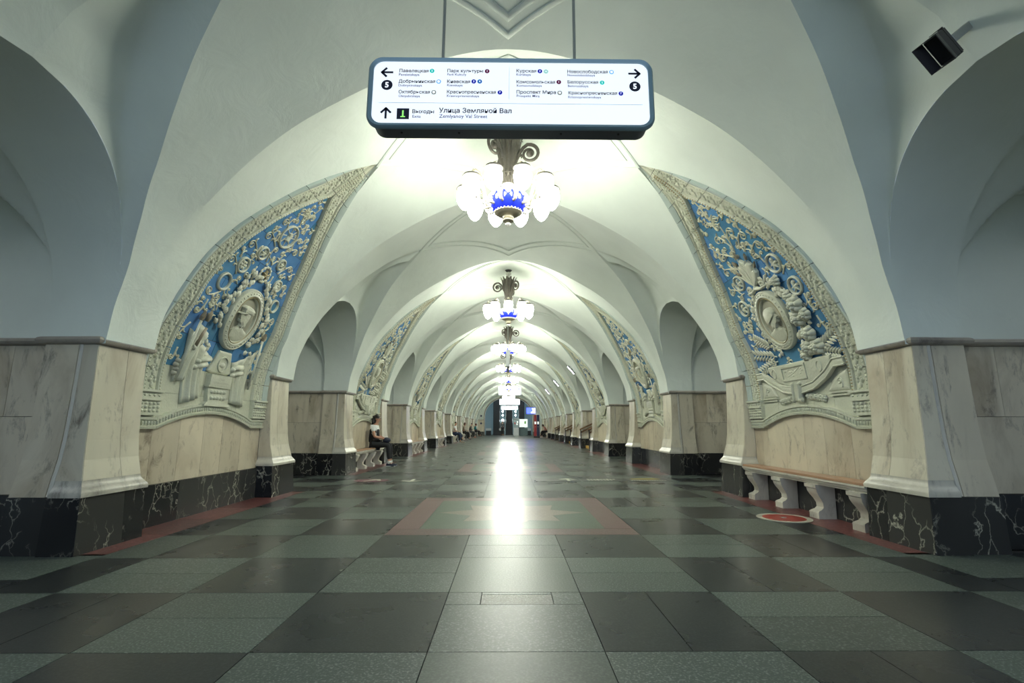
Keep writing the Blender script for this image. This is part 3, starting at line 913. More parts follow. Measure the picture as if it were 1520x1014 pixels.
def common(D, rope='vine'):
    bt = A_(1.47)
    # rim and border blocks
    SEC_R = [(-.005, -.04), (-.005, .055), (.03, .082), (.12, .078), (.2, .058), (.245, .045), (.245, -.02)]
    SEC_B = [(.255, -.02), (.255, .032), (.29, .045), (.37, .045), (.40, .022), (.50, .03), (.62, .036), (.74, .03), (.82, .022), (.84, .046), (.90, .058), (.96, .046), (1.0, .0), (1.0, -.02)]
    for sg in (-1, 1):
        edges = [bt]
        while edges[-1] < AMAX - .02: edges.append(min(AMAX - .004, edges[-1] + .255))
        for a0, a1 in zip(edges[:-1], edges[1:]):
            if a1 - a0 < .05: continue
            for name, mat, SEC in (('rim_tile', 'faience_grey', SEC_R), ('border_tile', 'faience', SEC_B)):
                m = MB(); V = lin(a0 + .004, a1 - .004, 4); q = len(SEC)
                vs = []
                for a in V:
                    wo, wi = Wo(a), Wi(a); f = min(1, max(.25, wo / .45))
                    vs += [Pm(sg * (wo + (wi - wo) * u), a, n * f) for u, n in SEC]
                m.add(vs, [(i * q + j, i * q + (j + 1) % q, (i + 1) * q + (j + 1) % q, (i + 1) * q + j) for i in range(len(V) - 1) for j in range(q)]
                      + [tuple(range(q)), tuple((len(V) - 1) * q + j for j in range(q))])
                D.add(name, mat, m, smooth='auto')
    rl = MB(); rd = MB(); D.busy = []
    for sg in (-1, 1):
        at = lambda a, u: sg * (Wo(a) + (Wi(a) - Wo(a)) * u)
        a = bt + .02
        while a < AMAX - .25:
            blob(rl, at(a, .33), a, .04, .013, h=.016, k=5)
            a += .042
        a = bt + .06
        while a < AMAX - .3:
            wd = Wo(a) - Wi(a)
            for du, da, r1, r2 in ((.6, 0, .032, .05), (.52, .055, .025, .034), (.70, .05, .022, .03), (.55, -.05, .02, .026), (.68, -.045, .02, .026)):
                blob(rl, at(a + da, du), a + da, .028, r1 * min(1, wd / .3), r2, .026, 6)
            a += .135
        a = bt + .02
        while a < AMAX - .35:
            blob(rd, at(a, .90), a, .05, .016, .014, .014, 5)
            a += .036
    D.add('border_relief', 'faience', rl, kind='stuff')
    D.add('rope_beads', rope, rd, kind='stuff')
    # blue field in glazed tiles
    a0b = A_(1.78); atop = A_(4.32)
    ed = [a0b]; i = 0
    while ed[-1] < atop - .02:
        ed.append(min(atop, ed[-1] + (.40, .36, .43)[i % 3])); i += 1
    for i, (a0, a1) in enumerate(zip(ed[:-1], ed[1:])):
        cuts = [-1.1, -.62 + .1 * (i % 2), -.18 - .09 * (i % 3), .25 + .1 * (i % 2), .66 - .06 * (i % 3), 1.1]
        for s0, s1 in zip(cuts[:-1], cuts[1:]):
            V = [a for a in lin(a0 + .003, a1 - .003, 7)]
            rows = [(max(s0 + .003, -Wi(a) - .01), min(s1 - .003, Wi(a) + .01), a) for a in V]
            rows = [q for q in rows if q[1] - q[0] > .004]
            if len(rows) < 2: continue
            m = MB()
            vs = [Pm(l + (r_ - l) * u, a, n) for l, r_, a in rows for u, n in ((0, -.02), (0, -.003), (.5, 0), (1, -.003), (1, -.02))]
            m.add(vs, [(j * 5 + k, j * 5 + k + 1, (j + 1) * 5 + k + 1, (j + 1) * 5 + k) for j in range(len(rows) - 1) for k in range(4)]
                  + [(0, 1, 2, 3, 4), tuple((len(rows) - 1) * 5 + k for k in range(5))])
            D.add('glazed_tile', 'blue', m)
    m = MB(); m.grid(lambda u, a: Pm(u * (Wo(a) - .01), a, -.022), lin(-1, 1, 7), lin(A_(1.05), AMAX - .01, 40)); D.add('backing', 'mortar', m)
    # cream tiles under the blue field
    def arch(s): return 1.055 if abs(s) > 1.0 else 1.055 + .185 * (1 - (abs(s) / 1.0) ** 2)
    cuts = [-1.366, -1.0, -.62, -.2, .22, .62, 1.0, 1.366]
    for s0, s1 in zip(cuts[:-1], cuts[1:]):
        for z0, z1 in ((None, 1.46), (1.463, 1.78)):
            if z0 and abs((s0 + s1) / 2) > 1.0: continue
            m = MB()
            def fn(u, v, n):
                lo = arch(u) + .05 if z0 is None else z0
                return Pm(u, A_(lo + (z1 - lo) * v), n + .002)
            m.solid(fn, lin(s0 + .002, s1 - .002, 5), (0, 1), .03); D.add('faience_tile', 'faience', m)
    # moulded base strip, flat at the ends and arched in the middle
    e = [-1.376, -1.0] + lin(-1.0, 1.0, 8)[1:-1] + [1.0, 1.376]
    SECB = [(-.0, -.02), (0, .05), (.025, .056), (.032, .034), (.09, .034), (.098, .052), (.125, .052), (.125, -.02)]
    gad = MB()
    for s0, s1 in zip(e[:-1], e[1:]):
        m = MB(); U = lin(s0 + .002, s1 - .002, 6); q = len(SECB)
        vs = [Pm(u, A_(arch(u)) + da, n) for u in U for da, n in SECB]
        m.add(vs, [(i * q + j, i * q + (j + 1) % q, (i + 1) * q + (j + 1) % q, (i + 1) * q + j) for i in range(5) for j in range(q)] + [tuple(range(q)), tuple(5 * q + j for j in range(q))])
        D.add('base_block', 'faience', m, smooth='auto')
    u = -1.35
    while u < 1.36:
        blob(gad, u, A_(arch(u)) + .062, .034, .014, .03, .022, 6); u += .046
    D.add('gadroons', 'faience', gad, kind='stuff')
    for sg in (-1, 1):                                 # little capitals at the feet of the border
        m = MB()
        prof_ = [(1.21, 1.35, .075), (1.195, 1.355, .09), (1.23, 1.36, .06), (1.36, 1.40, .085), (1.40, 1.42, .10), (1.42, 1.465, .085)]
        for z0, z1, n in ((1.20, 1.215, .075), (1.215, 1.36, .06), (1.36, 1.385, .085), (1.385, 1.45, .072), (1.45, 1.475, .10)):
            m.solid(lambda u_, z, n_: Pm(sg * u_, A_(z), n + n_), (1.0, 1.366), (z0, z1), n + .02)
        c_ = D.add('capital', 'faience', m)
        m = MB()
        for i in range(6):
            for z in (1.25, 1.29, 1.33): blob(m, sg * (1.03 + i * .062), A_(z), .06, .024, .02, .02, 6)
        for i in range(5): blob(m, sg * (1.04 + i * .072), A_(1.418), .072, .03, .018, .012, 4)
        D.add('capital_leaves', 'faience', m, parent=c_, kind='stuff')

def medallion(D, s, z, rx, ry, bust, label):
    a = A_(z)
    m = MB(); ring(m, s, a, rx, ry, [(0, .0), (0, .04), (-.008, .058), (-.02, .064), (-.03, .056), (-.04, .06), (-.085, .072), (-.098, .062), (-.102, .045), (-.115, .055), (-.128, .045), (-.133, .012)], 40)
    i = D.add('medallion', 'faience', m, smooth='auto')
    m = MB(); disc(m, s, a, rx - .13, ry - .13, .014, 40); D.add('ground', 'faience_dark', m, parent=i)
    m = MB(); ring(m, s, a, rx - .112, ry - .112, [(.006, .05), (0, .064), (-.006, .05)], 40); D.add('gilt_line', 'gilt', m, parent=i)
    m = MB(); k = 34
    for j in range(k):
        q = 2 * pi * j / k; blob(m, s + (rx - .052) * math.cos(q), a + (ry - .052) * math.sin(q), .062, .016, .016, .014, 5)
    D.add('ring_petals', 'faience', m, parent=i, kind='stuff')
    for polys in bust:
        m = MB()
        for poly, h, bev, n0 in polys: relief(m, rounded([(s + x, a + y) for x, y in poly]), h, bev, n0)
        D.add('portrait', 'faience', m, parent=i, label=label, smooth='auto')
    return i
# profile heads, drawn facing left; x to the right, y up
HEAD = [(-.075, .105), (-.085, .07), (-.112, .035), (-.098, .025), (-.105, .008), (-.097, .0), (-.100, -.02), (-.085, -.04), (-.05, -.04), (-.035, -.06), (-.03, -.10),
        (.055, -.10), (.06, -.03), (.075, .02), (.08, .07), (.06, .12), (.0, .145), (-.05, .135)]
CAP = [(-.10, .088), (-.105, .115), (-.125, .15), (-.07, .185), (.03, .18), (.10, .155), (.115, .125), (.085, .105), (.08, .085), (-.02, .08)]
VISOR = [(-.155, .062), (-.10, .092), (-.02, .092), (-.03, .074), (-.09, .07)]
HELM = [(-.085, .065), (-.085, .12), (-.04, .165), (.04, .17), (.095, .12), (.10, .05), (.085, -.02), (.05, -.045), (.03, -.005), (.02, .05), (-.04, .08)]
SHO = [(-.03, -.085), (.05, -.085), (.10, -.12), (.19, -.15), (.215, -.21), (.15, -.27), (.04, -.30), (-.06, -.295), (-.14, -.25), (-.17, -.19), (-.10, -.14)]
def busts(headgear, mirror=1, k=1.08):
    f = lambda p, dx=0: [(mirror * k * x + dx, k * y) for x, y in p]
    return [[(f(SHO), .045, .045, .012), (f(HEAD), .060, .026, .012)], [(f(headgear), .076, .018, .012)]] + ([[(f(VISOR), .085, .006, .012)]] if headgear is CAP else [])

def star_poly(s, a, r, r2=None, n=5):
    r2 = r2 or r * .42
    return [(s + (r if i % 2 == 0 else r2) * math.cos(pi / 2 + pi * i / n), a + (r if i % 2 == 0 else r2) * math.sin(pi / 2 + pi * i / n)) for i in range(2 * n)]
def roundel(D, s, z, r, fig='star'):
    a = A_(z); D.busy.append((s, a, r + .015, r + .015))
    m = MB(); ring(m, s, a, r, r, [(0, 0), (-.004, .022), (-.018, .03), (-.03, .02), (-.034, 0)], 22)
    i = D.add('roundel', 'faience', m, smooth='auto')
    if fig == 'star':
        m = MB(); relief(m, star_poly(s, a, r * .62), .028, .008); D.add('star', 'faience', m, parent=i)
    elif fig == 'rose':
        m = MB()
        for j in range(6): blob(m, s + r * .38 * math.cos(j * pi / 3), a + r * .38 * math.sin(j * pi / 3), 0, r * .24, h=.022)
        blob(m, s, a, 0, r * .2, h=.03); D.add('rosette', 'faience', m, parent=i)
    elif fig == 'rays':
        m = MB()
        for j in range(8):
            q = j * pi / 4; strip(m, [(s + r * .3 * math.cos(q), a + r * .3 * math.sin(q)), (s + r * .85 * math.cos(q + .2), a + r * .85 * math.sin(q + .2))], .008)
        relief(m, [(s + .05 * x, a + .05 * y) for x, y in ((-1, -1.3), (-.6, .2), (-.9, 1.0), (0, 1.5), (.9, .9), (.7, -.2), (1, -1.3))], .035, .01); D.add('emblem', 'faience', m, parent=i)
    elif fig == 'figure':
        m = MB()
        relief(m, [(s + r * x, a + r * y) for x, y in ((-.55, -.15), (-.2, .05), (-.25, .45), (0, .6), (.2, .4), (.1, .1), (.55, .2), (.6, -.05), (.25, -.15), (.45, -.6), (.1, -.35), (-.3, -.6), (-.15, -.2))], .03, .01)
        D.add('figure', 'faience', m, parent=i)
def vine(D, p0, p1, r, hand=1, turns=1.35, w=.0085, leaves=1):
    p0 = (p0[0], A_(p0[1])); p1 = (p1[0], A_(p1[1]))
    pts = scroll_pts(p0, p1, r, hand, turns); D.busy.append((p1[0], p1[1], r + .03, r + .03))
    m = MB(); n = len(pts)
    strip(m, pts, [w * (1.15 - .5 * i / n) for i in range(n)], 0, .014)
    q0 = np.array(pts[3]); dd = np.array(pts[5]) - q0; dd /= np.linalg.norm(dd); nn = np.array([-dd[1], dd[0]]) * -hand
    p2 = scroll_pts(tuple(q0), tuple(q0 + dd * .03 + nn * (r * .9 + .04)), r * .55, -hand, 1.2); n2 = len(p2)
    strip(m, p2, [w * .9 * (1.1 - .5 * i / n2) for i in range(n2)], 0, .012)
    blob(m, p2[-1][0], p2[-1][1], 0, .011, h=.012, k=5)
    e = pts[-1]; blob(m, e[0], e[1], 0, .014, h=.016)
    if leaves:
        for q, sg in ((4, 1), (8, -1)):
            a, b = pts[q], pts[q + 1]; t = math.atan2(b[1] - a[1], b[0] - a[0]) + sg * .9
            strip(m, [(a[0], a[1]), (a[0] + .035 * math.cos(t), a[1] + .035 * math.sin(t)), (a[0] + .06 * math.cos(t + sg * .5), a[1] + .06 * math.sin(t + sg * .5))], [.009, .012, .003], 0, .016)
    D.add('vine_scroll', 'vine', m, smooth=True)
def fill_vines(D, R, zlo, zhi, n, keep):
    """small curls in the free blue ground; keep: ovals (s, z, rx, ry) left clear"""
    kp = [(s, A_(z), rx, ry) for s, z, rx, ry in keep]
    zof = lambda a: float(np.interp(a, _RA, _R[:, 1]))
    for _ in range(900):
        if n <= 0: break
        a = R.uniform(A_(zlo), A_(zhi)); r = R.uniform(.03, .05); s = R.uniform(-1, 1) * max(0, Wi(a) - r - .03)
        if Wi(a) < r + .05 or any(((s - q[0]) / (q[2] + r)) ** 2 + ((a - q[1]) / (q[3] + r)) ** 2 < 1 for q in D.busy + kp): continue
        t = R.uniform(0, 6.28); d = r * 2.2
        s0 = max(-Wi(a) + .03, min(Wi(a) - .03, s - d * math.cos(t)))
        vine(D, (s0, zof(a - d * math.sin(t))), (s, zof(a)), r, R.choice((-1, 1)), 1.3, .0075); n -= 1
def drape(D, top, bot, fold, label=None):
    """hanging cloth: top edge from top[0] to top[1], hem bot[0] to bot[1] in (s, z)"""
    m = MB()
    def fn(u, v, n):
        t0 = (top[0][0] + (top[1][0] - top[0][0]) * u, top[0][1] + (top[1][1] - top[0][1]) * u)
        b0 = (bot[0][0] + (bot[1][0] - bot[0][0]) * u, bot[0][1] + (bot[1][1] - bot[0][1]) * u)
        s = t0[0] + (b0[0] - t0[0]) * v + .06 * math.sin(pi * v) * (1 if bot[0][0] < bot[1][0] else -1) * (.5 - u)
        z = t0[1] + (b0[1] - t0[1]) * v
        e = math.sin(pi * u) ** .4
        return Pm(s, A_(z), .012 + .045 * e + (.026 * math.sin(u * fold * pi * 2 + v * 2.2)) * e * (.4 + .6 * v) + n)
    m.solid(fn, lin(0, 1, 45), lin(0, 1, 12), .012)
    return D.add('drapery', 'faience', m, smooth=True)

LEAF = lambda: leaf_mb(.10, .034, .32, .026)
LAUREL = lambda: leaf_mb(.12, .020, 0, .024)
def leaf(D, s, z, ang, n=.02, sc=1.0, key='oak', parent=None):
    D.inst('leaf', 'faience', key, LEAF if key == 'oak' else LAUREL, frame_at(s, A_(z), n, ang) @ Matrix.Scale(sc, 4), parent)

def design_navy():
    D = Design(); common(D); R = random.Random(3)
    medallion(D, .06, 2.53, .37, .45, busts(CAP, 1), 'profile portrait in a peaked cap')
    a0 = A_(2.53)
    zof = lambda a: float(np.interp(a, _RA, _R[:, 1]))
    for i in range(64):                                # oak branches about the medallion
        sgn = 1 if i % 2 else -1
        th = pi / 2 + sgn * (.35 + 1.95 * (i // 2) / 32 + R.uniform(-.05, .05)); k = R.uniform(1.10, 1.44)
        if sgn > 0 and th > 3.6: continue
        s, a = .06 + .37 * k * math.cos(th), a0 + .45 * k * math.sin(th)
        leaf(D, s, zof(a), th - sgn * (pi / 2 - R.uniform(.1, .9)) * (1 if R.random() < .7 else .4), .015 + R.random() * .03, R.uniform(.85, 1.2))
    az = A_(3.16)                                      # wreath with a star above it
    m = MB(); relief(m, star_poly(.03, az, .075), .05, .012); D.add('star', 'gilt', m)
    for i in range(12):
        q = i * pi / 6; leaf(D, .03 + .115 * math.cos(q), zof(az + .115 * math.sin(q)), q + 1.9, .012, .72)
    for s, z, r, f in ((-.27, 3.36, .105, 'star'), (-.47, 3.13, .115, 'rose'), (.24, 3.37, .095, 'star'), (.47, 3.12, .10, 'rose'), (-.63, 2.86, .125, None), (.66, 2.86, .11, None), (-.04, 3.68, .185, 'rays')):
        roundel(D, s, z, r, f)
    for v in (((-.04, 3.90), (.10, 4.02), .06, -1), ((-.04, 3.90), (-.16, 3.99), .06, 1), ((.02, 3.95), (.05, 4.16), .035, 1), ((-.02, 3.95), (-.05, 4.12), .03, -1),
              ((-.2, 3.75), (-.30, 3.78), .055, 1), ((.12, 3.62), (.24, 3.72), .05, -1), ((-.15, 3.5), (-.40, 3.55), .06, 1), ((.1, 3.5), (.33, 3.58), .055, -1),
              ((-.3, 3.25), (-.56, 3.37), .06, 1), ((.3, 3.25), (.50, 3.38), .055, -1), ((-.1, 3.3), (-.08, 3.47), .045, -1), ((.05, 3.3), (.1, 3.48), .045, 1),
              ((-.5, 3.0), (-.72, 3.12), .06, 1), ((.5, 3.0), (.66, 3.14), .055, -1), ((-.6, 2.74), (-.80, 2.70), .055, -1), ((.62, 2.7), (.80, 2.66), .06, 1),
              ((-.75, 2.6), (-.84, 2.45), .045, -1), ((.7, 2.5), (.84, 2.4), .05, 1), ((-.82, 2.3), (-.88, 2.12), .04, 1), ((.80, 2.2), (.88, 2.05), .04, -1),
              ((-.84, 2.0), (-.90, 1.88), .035, -1), ((.82, 1.98), (.92, 1.86), .035, 1), ((-.2, 3.2), (-.3, 3.05), .05, -1), ((.25, 3.2), (.32, 3.04), .05, 1)):
        vine(D, *v)
    fill_vines(D, R, 1.86, 4.2, 34, [(.06, 2.53, .52, .60), (.03, 3.16, .18, .18), (-.58, 1.9, .34, .5), (.58, 1.9, .32, .45)])
    # banners with poles on both sides
    for sg in (-1, 1):
        m = MB(); strip(m, [(sg * .74, A_(2.36)), (sg * .80, A_(1.62))], .016, .05); pole = D.add('banner_pole', 'faience', m, smooth=True)
        m = MB(); relief(m, [(sg * .74 + x, A_(2.36) + y) for x, y in ((-.018, 0), (-.028, .05), (0, .12), (.028, .05), (.018, 0))], .04, .008, .03); D.add('spear_tip', 'brown', m, parent=pole)
        m = MB()
        for j in range(4): blob(m, sg * (.83 - .02 * (j % 2)), A_(1.70 + j * .05), .03, .035, h=.05)
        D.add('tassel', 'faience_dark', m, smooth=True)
    m = MB(); strip(m, [(-.58, A_(2.30)), (-.62, A_(2.05))], .03, .03); relief(m, [(-.62 + x, A_(2.42) + y) for x, y in ((-.018, -.06), (-.026, .0), (.0, .08), (.026, .0), (.018, -.06))], .04, .008, .02); D.add('spear_tip', 'brown', m, smooth=True)
    drape(D, ((-.78, 2.24), (-.26, 1.98)), ((-.62, 1.35), (-.30, 1.44)), 3.4)
    drape(D, ((-.66, 2.32), (-.42, 2.2)), ((-.80, 1.60), (-.62, 1.64)), 2)
    drape(D, ((.30, 1.96), (.82, 2.22)), ((.42, 1.40), (.74, 1.36)), 3.4)
    for s, z in ((-.36, 1.92), (.42, 1.90), (-.40, 1.84), (.44, 1.82)):  # trophies between cartouche and cloth
        m = MB(); strip(m, [(s - .11, A_(z - .03)), (s + .09, A_(z + .03))], [.035, .05], .03); blob(m, s - .11, A_(z - .03), .04, .04, h=.05); D.add('trophy', 'faience', m, smooth=True)
    for i in range(10):
        sgn = 1 if i % 2 else -1
        leaf(D, sgn * R.uniform(.36, .62), R.uniform(1.95, 2.2), R.uniform(-1, 4), .05, .9)
    # cartouche and pedestal
    m = MB(); relief(m, [(-.13, A_(1.775)), (-.20, A_(1.80)), (-.13, A_(1.92)), (-.08, A_(2.08)), (.2, A_(2.08)), (.27, A_(1.92)), (.32, A_(1.80)), (.25, A_(1.775))], .04, .02); cr = D.add('cartouche', 'faience', m)
    m = MB(); ring(m, .06, A_(1.91), .115, .115, [(0, .04), (-.006, .058), (-.02, .058), (-.026, .04)], 26); blob(m, .06, A_(1.90), .04, .07, .04, .02, 8); D.add('roundel', 'faience', m, parent=cr, smooth='auto')
    m = MB()
    for z0, z1, h0, h1, n in ((1.34, 1.365, .29, .29, .075), (1.365, 1.395, .26, .24, .065), (1.395, 1.59, .20, .215, .055), (1.59, 1.615, .245, .25, .08), (1.615, 1.765, .235, .235, .085)):
        m.solid(lambda u, t, n_: Pm(.06 + u * (h0 + (h1 - h0) * t), A_(z0 + (z1 - z0) * t), n + n_), (-1, 1), (0, 1), n)
    pd = D.add('pedestal', 'faience', m)
    m = MB()
    for i in range(5):
        for j in range(2): blob(m, -.08 + .07 * i, A_(1.45 + .08 * j), .055, .03, h=.03)
    D.add('garland', 'faience', m, parent=pd, smooth=True)
    for txt, z, wd in (('СЛАВА', 1.705, .13), ('ГЕРОЯМ-МОРЯКАМ', 1.655, .34)):
        me = text_mb(txt, wd); t = MB(); t.v = [Pm(.06 + x, A_(z) + y, .0875 + n) for x, y, n in me.v]; t.f = me.f
        D.add('inscription', 'faience_dark', t, parent=pd)
    return D

def rose(D, s, z, r, n=.03):
    a = A_(z); m = MB()
    for k, (rr, br, h) in enumerate(((.66, .5, .8), (.30, .42, 1.15))):
        for j in range(6 - 2 * k): q = j * 2 * pi / (6 - 2 * k) + k * .4; blob(m, s + r * rr * math.cos(q), a + r * rr * math.sin(q), n, r * br, h=r * h)
    blob(m, s, a, n, r * .3, h=r * 1.35); D.add('rose', 'faience', m, smooth=True)

def design_air():
    D = Design(); common(D, 'gilt'); R = random.Random(5)
    zof = lambda a: float(np.interp(a, _RA, _R[:, 1]))
    medallion(D, 0, 2.52, .36, .44, busts(HELM, -1), 'profile portrait in a flying helmet')
    # fan of banners with a bow over the medallion
    ac = A_(3.0)
    for i, (q, L) in enumerate(((2.25, .30), (1.92, .40), (1.58, .45), (1.22, .40), (.88, .30))):
        m = MB(); d = np.array([math.cos(q), math.sin(q)]); nn = np.array([-d[1], d[0]])
        pl = [tuple(np.array([0, ac]) + d * t * L + nn * w_ * L) for t, w_ in ((0, .04), (.45, .17), (.85, .15), (1.0, .0), (.85, -.15), (.45, -.17), (0, -.04))]
        relief(m, pl, .035 + .006 * i, .02, .01); strip(m, [tuple(np.array([0, ac]) + d * t) for t in (.05 * L, L * 1.05)], .007, .05); fb = D.add('banner', 'faience', m)
        m = MB(); e = np.array([0, ac]) + d * L * 1.03; relief(m, [tuple(e + d * t + nn * w_) for t, w_ in ((0, .014), (.05, .02), (.10, 0), (.05, -.02), (0, -.014))], .03, .006, .02); D.add('spear_tip', 'brown', m, parent=fb)
    m = MB()
    for sg in (-1, 1):
        strip(m, scroll_pts((0, ac - .02), (sg * .16, ac + .0), .05, sg, 1.1), .02, .04); strip(m, [(0, ac - .02), (sg * .1, ac - .05), (sg * .24, ac - .04)], [.03, .025, .01], .05)
    blob(m, 0, ac - .02, .04, .05, h=.05); D.add('bow', 'faience', m, smooth=True)
    for s, z, r, f in ((.55, 3.14, .14, 'figure'), (-.38, 3.15, .125, 'figure'), (-.60, 2.82, .13, 'figure'), (.70, 2.80, .13, 'figure')):
        roundel(D, s, z, r, f)
    for v in (((0, 3.5), (.02, 3.84), .07, 1), ((0, 3.55), (-.16, 3.72), .07, 1), ((.02, 3.55), (.2, 3.70), .075, -1), ((0, 3.8), (.12, 3.92), .06, -1), ((0, 3.8), (-.13, 3.94), .055, 1),
              ((.02, 3.95), (.08, 4.12), .04, -1), ((0, 3.95), (-.06, 4.10), .04, 1), ((.02, 4.0), (.01, 4.22), .03, 1), ((.15, 3.5), (.36, 3.58), .07, -1), ((-.12, 3.45), (-.34, 3.52), .065, 1),
              ((.25, 3.35), (.5, 3.40), .065, -1), ((-.2, 3.3), (-.50, 3.34), .06, 1), ((.4, 3.2), (.30, 3.32), .05, 1), ((-.26, 3.2), (-.2, 3.36), .045, -1),
              ((-.48, 3.05), (-.68, 3.08), .055, 1), ((.6, 2.98), (.76, 3.02), .05, -1), ((-.58, 2.68), (-.78, 2.62), .055, -1), ((.78, 2.68), (.86, 2.5), .055, 1),
              ((-.64, 2.5), (-.80, 2.42), .055, -1), ((.8, 2.4), (.88, 2.26), .045, 1), ((-.6, 2.3), (-.82, 2.24), .05, 1), ((.2, 3.42), (.12, 3.52), .035, 1), ((-.4, 3.0), (-.52, 2.95), .045, 1)):
        vine(D, *v)
    for s, z, r in ((.44, 2.95, .07), (.60, 2.60, .11), (.52, 2.44, .10), (.68, 2.46, .08), (.56, 2.24, .10), (.45, 2.07, .10), (.62, 2.06, .10), (.34, 1.99, .08), (.52, 2.72, .07)): rose(D, s, z, r)
    for i in range(56):                                # leaves of the garland on the right, laurel sprays below
        th = -1.0 + 2.35 * (i / 56); k = R.uniform(1.15, 1.7)
        leaf(D, .36 * k * math.cos(th) + .04, zof(A_(2.52) + .44 * k * math.sin(th) * .95), R.uniform(0, 6.28), .02 + R.random() * .03, R.uniform(.7, 1.05))
    for sg, x0, z0, x1, z1 in ((1, .58, 2.02, .98, 2.16), (1, .6, 2.0, .92, 1.92), (-1, -.34, 2.06, -.86, 2.16), (-1, -.36, 2.0, -.86, 1.90), (-1, -.38, 2.2, -.62, 2.36)):
        m = MB(); strip(m, [(x0, A_(z0)), ((x0 + x1) / 2, A_((z0 + z1) / 2) + .02), (x1, A_(z1))], .01, .02); D.add('branch', 'faience', m)
        for i in range(7):
            t = (i + .6) / 7; q = math.atan2(A_(z1) - A_(z0), x1 - x0)
            for e in (-.8, .8): leaf(D, x0 + (x1 - x0) * t, zof(A_(z0) + (A_(z1) - A_(z0)) * t), q + e, .03, 1.0, 'laurel')
    for i in range(36):
        th = 2.0 + 2.3 * i / 36; k = R.uniform(1.06, 1.3)
        leaf(D, .36 * k * math.cos(th), zof(A_(2.52) + .44 * k * math.sin(th)), R.uniform(0, 6.28), .015, R.uniform(.6, .85))
    fill_vines(D, R, 1.95, 4.25, 34, [(0, 2.52, .48, .55), (0, 3.2, .26, .28), (.58, 2.35, .26, .55), (.8, 2.03, .25, .2), (-.62, 2.08, .32, .2)])
    # pedestal block, curved band, clamp
    m = MB(); relief(m, [(-.62, A_(1.94)), (.80, A_(1.94)), (.74, A_(1.80)), (.48, A_(1.68)), (.15, A_(1.60)), (-.15, A_(1.60)), (-.45, A_(1.70)), (-.60, A_(1.82))], .07, .012); pb = D.add('pedestal', 'faience', m)
    m = MB()
    for x0, x1, z0, z1 in ((-.28, .28, 1.70, 1.73), (-.28, .28, 1.885, 1.91), (-.28, -.25, 1.73, 1.885), (.25, .28, 1.73, 1.885)):
        m.solid(lambda u, z, n: Pm(u, A_(z), .088 + n), (x0, x1), (z0, z1), .03)
    fr = D.add('frame', 'faience', m, parent=pb)
    m = MB()
    for i in range(14): blob(m, R.uniform(-.2, .2), A_(R.uniform(1.76, 1.86)), .07, R.uniform(.02, .04), .015, .012, 5)
    strip(m, [(-.15, A_(1.76)), (0, A_(1.80)), (.16, A_(1.87))], .008, .07); D.add('relief', 'faience', m, parent=pb)
    for s in (-.47, .55):
        m = MB(); ring(m, s, A_(1.83), .06, .08, [(0, .068), (-.006, .082), (-.018, .082), (-.024, .068)], 20); D.add('oval', 'faience', m, parent=pb, smooth='auto')
    band = [(-.98, 1.83), (-.80, 1.83), (-.62, 1.72), (-.35, 1.60), (0, 1.545), (.35, 1.60), (.62, 1.72), (.80, 1.84), (.98, 1.84)]
    m = MB(); b2 = [(s, A_(z)) for s, z in band]; strip(m, b2, .055, .03, .04); strip(m, [(s, a + .045) for s, a in b2], .014, .06); strip(m, [(s, a - .045) for s, a in b2], .014, .06); D.add('curved_band', 'faience', m, smooth='auto')
    m = MB()
    for sg in (-1, 1):
        strip(m, [(sg * .07, A_(1.64)), (sg * .075, A_(1.55)), (sg * .06, A_(1.45)), (sg * .075, A_(1.42))], .022, .06, .05)
        blob(m, sg * .085, A_(1.645), .06, .035, h=.05, k=8); blob(m, sg * .085, A_(1.42), .06, .032, h=.045, k=8)
    m.solid(lambda u, z, n: Pm(u, A_(z), .075 + n), (-.06, .06), (1.42, 1.65), .05); D.add('clamp', 'faience', m, smooth='auto')
    for sg in (-1, 1):
        for i in range(5): rose(D, sg * (.16 + .075 * i), 1.47 - .012 * i, .045, .01)
        m = MB(); pl = [(sg * .56, A_(1.50)), (sg * .70, A_(1.66)), (sg * .94, A_(1.74)), (sg * .94, A_(1.50))]
        relief(m, pl, .03, .03); cf = D.add('coffer', 'faience', m)
        m = MB(); strip(m, scroll_pts((sg * .84, A_(1.53)), (sg * .80, A_(1.61)), .04, sg), .01, .03); D.add('coffer_scroll', 'faience', m, parent=cf, smooth=True)
        m = MB()
        for z in (1.44, 1.475): m.solid(lambda u, zz, n: Pm(sg * u, A_(zz), .03 + n), (.58, .98), (z, z + .018), .03)
        D.add('fillet', 'faience', m)
    return D

def text_mb(txt, width, bold=0.0, height=None):
    """flat lettering as a mesh, centred on the origin, x to the right"""
    cu = bpy.data.curves.new('t', 'FONT'); cu.body = txt; cu.align_x = 'CENTER'; cu.align_y = 'CENTER'; cu.size = 1; cu.resolution_u = 2; cu.offset = bold
    o = bpy.data.objects.new('t', cu); COL.objects.link(o)
    dg = bpy.context.evaluated_depsgraph_get(); dg.update()
    me = bpy.data.meshes.new_from_object(o.evaluated_get(dg))
    m = MB(); vs = np.array([v.co[:] for v in me.vertices]) if len(me.vertices) else np.zeros((0, 3))
    if len(vs):
        lo, hi = vs.min(0), vs.max(0); k = height / (hi[1] - lo[1]) if height else width / (hi[0] - lo[0]); c = (lo + hi) / 2
        m.v = [((x - c[0]) * k, (y - c[1]) * k, 0) for x, y, z in vs]; m.f = [tuple(p.vertices) for p in me.polygons]; m.mi = [0] * len(m.f)
    bpy.data.objects.remove(o); bpy.data.curves.remove(cu); bpy.data.meshes.remove(me)
    return m

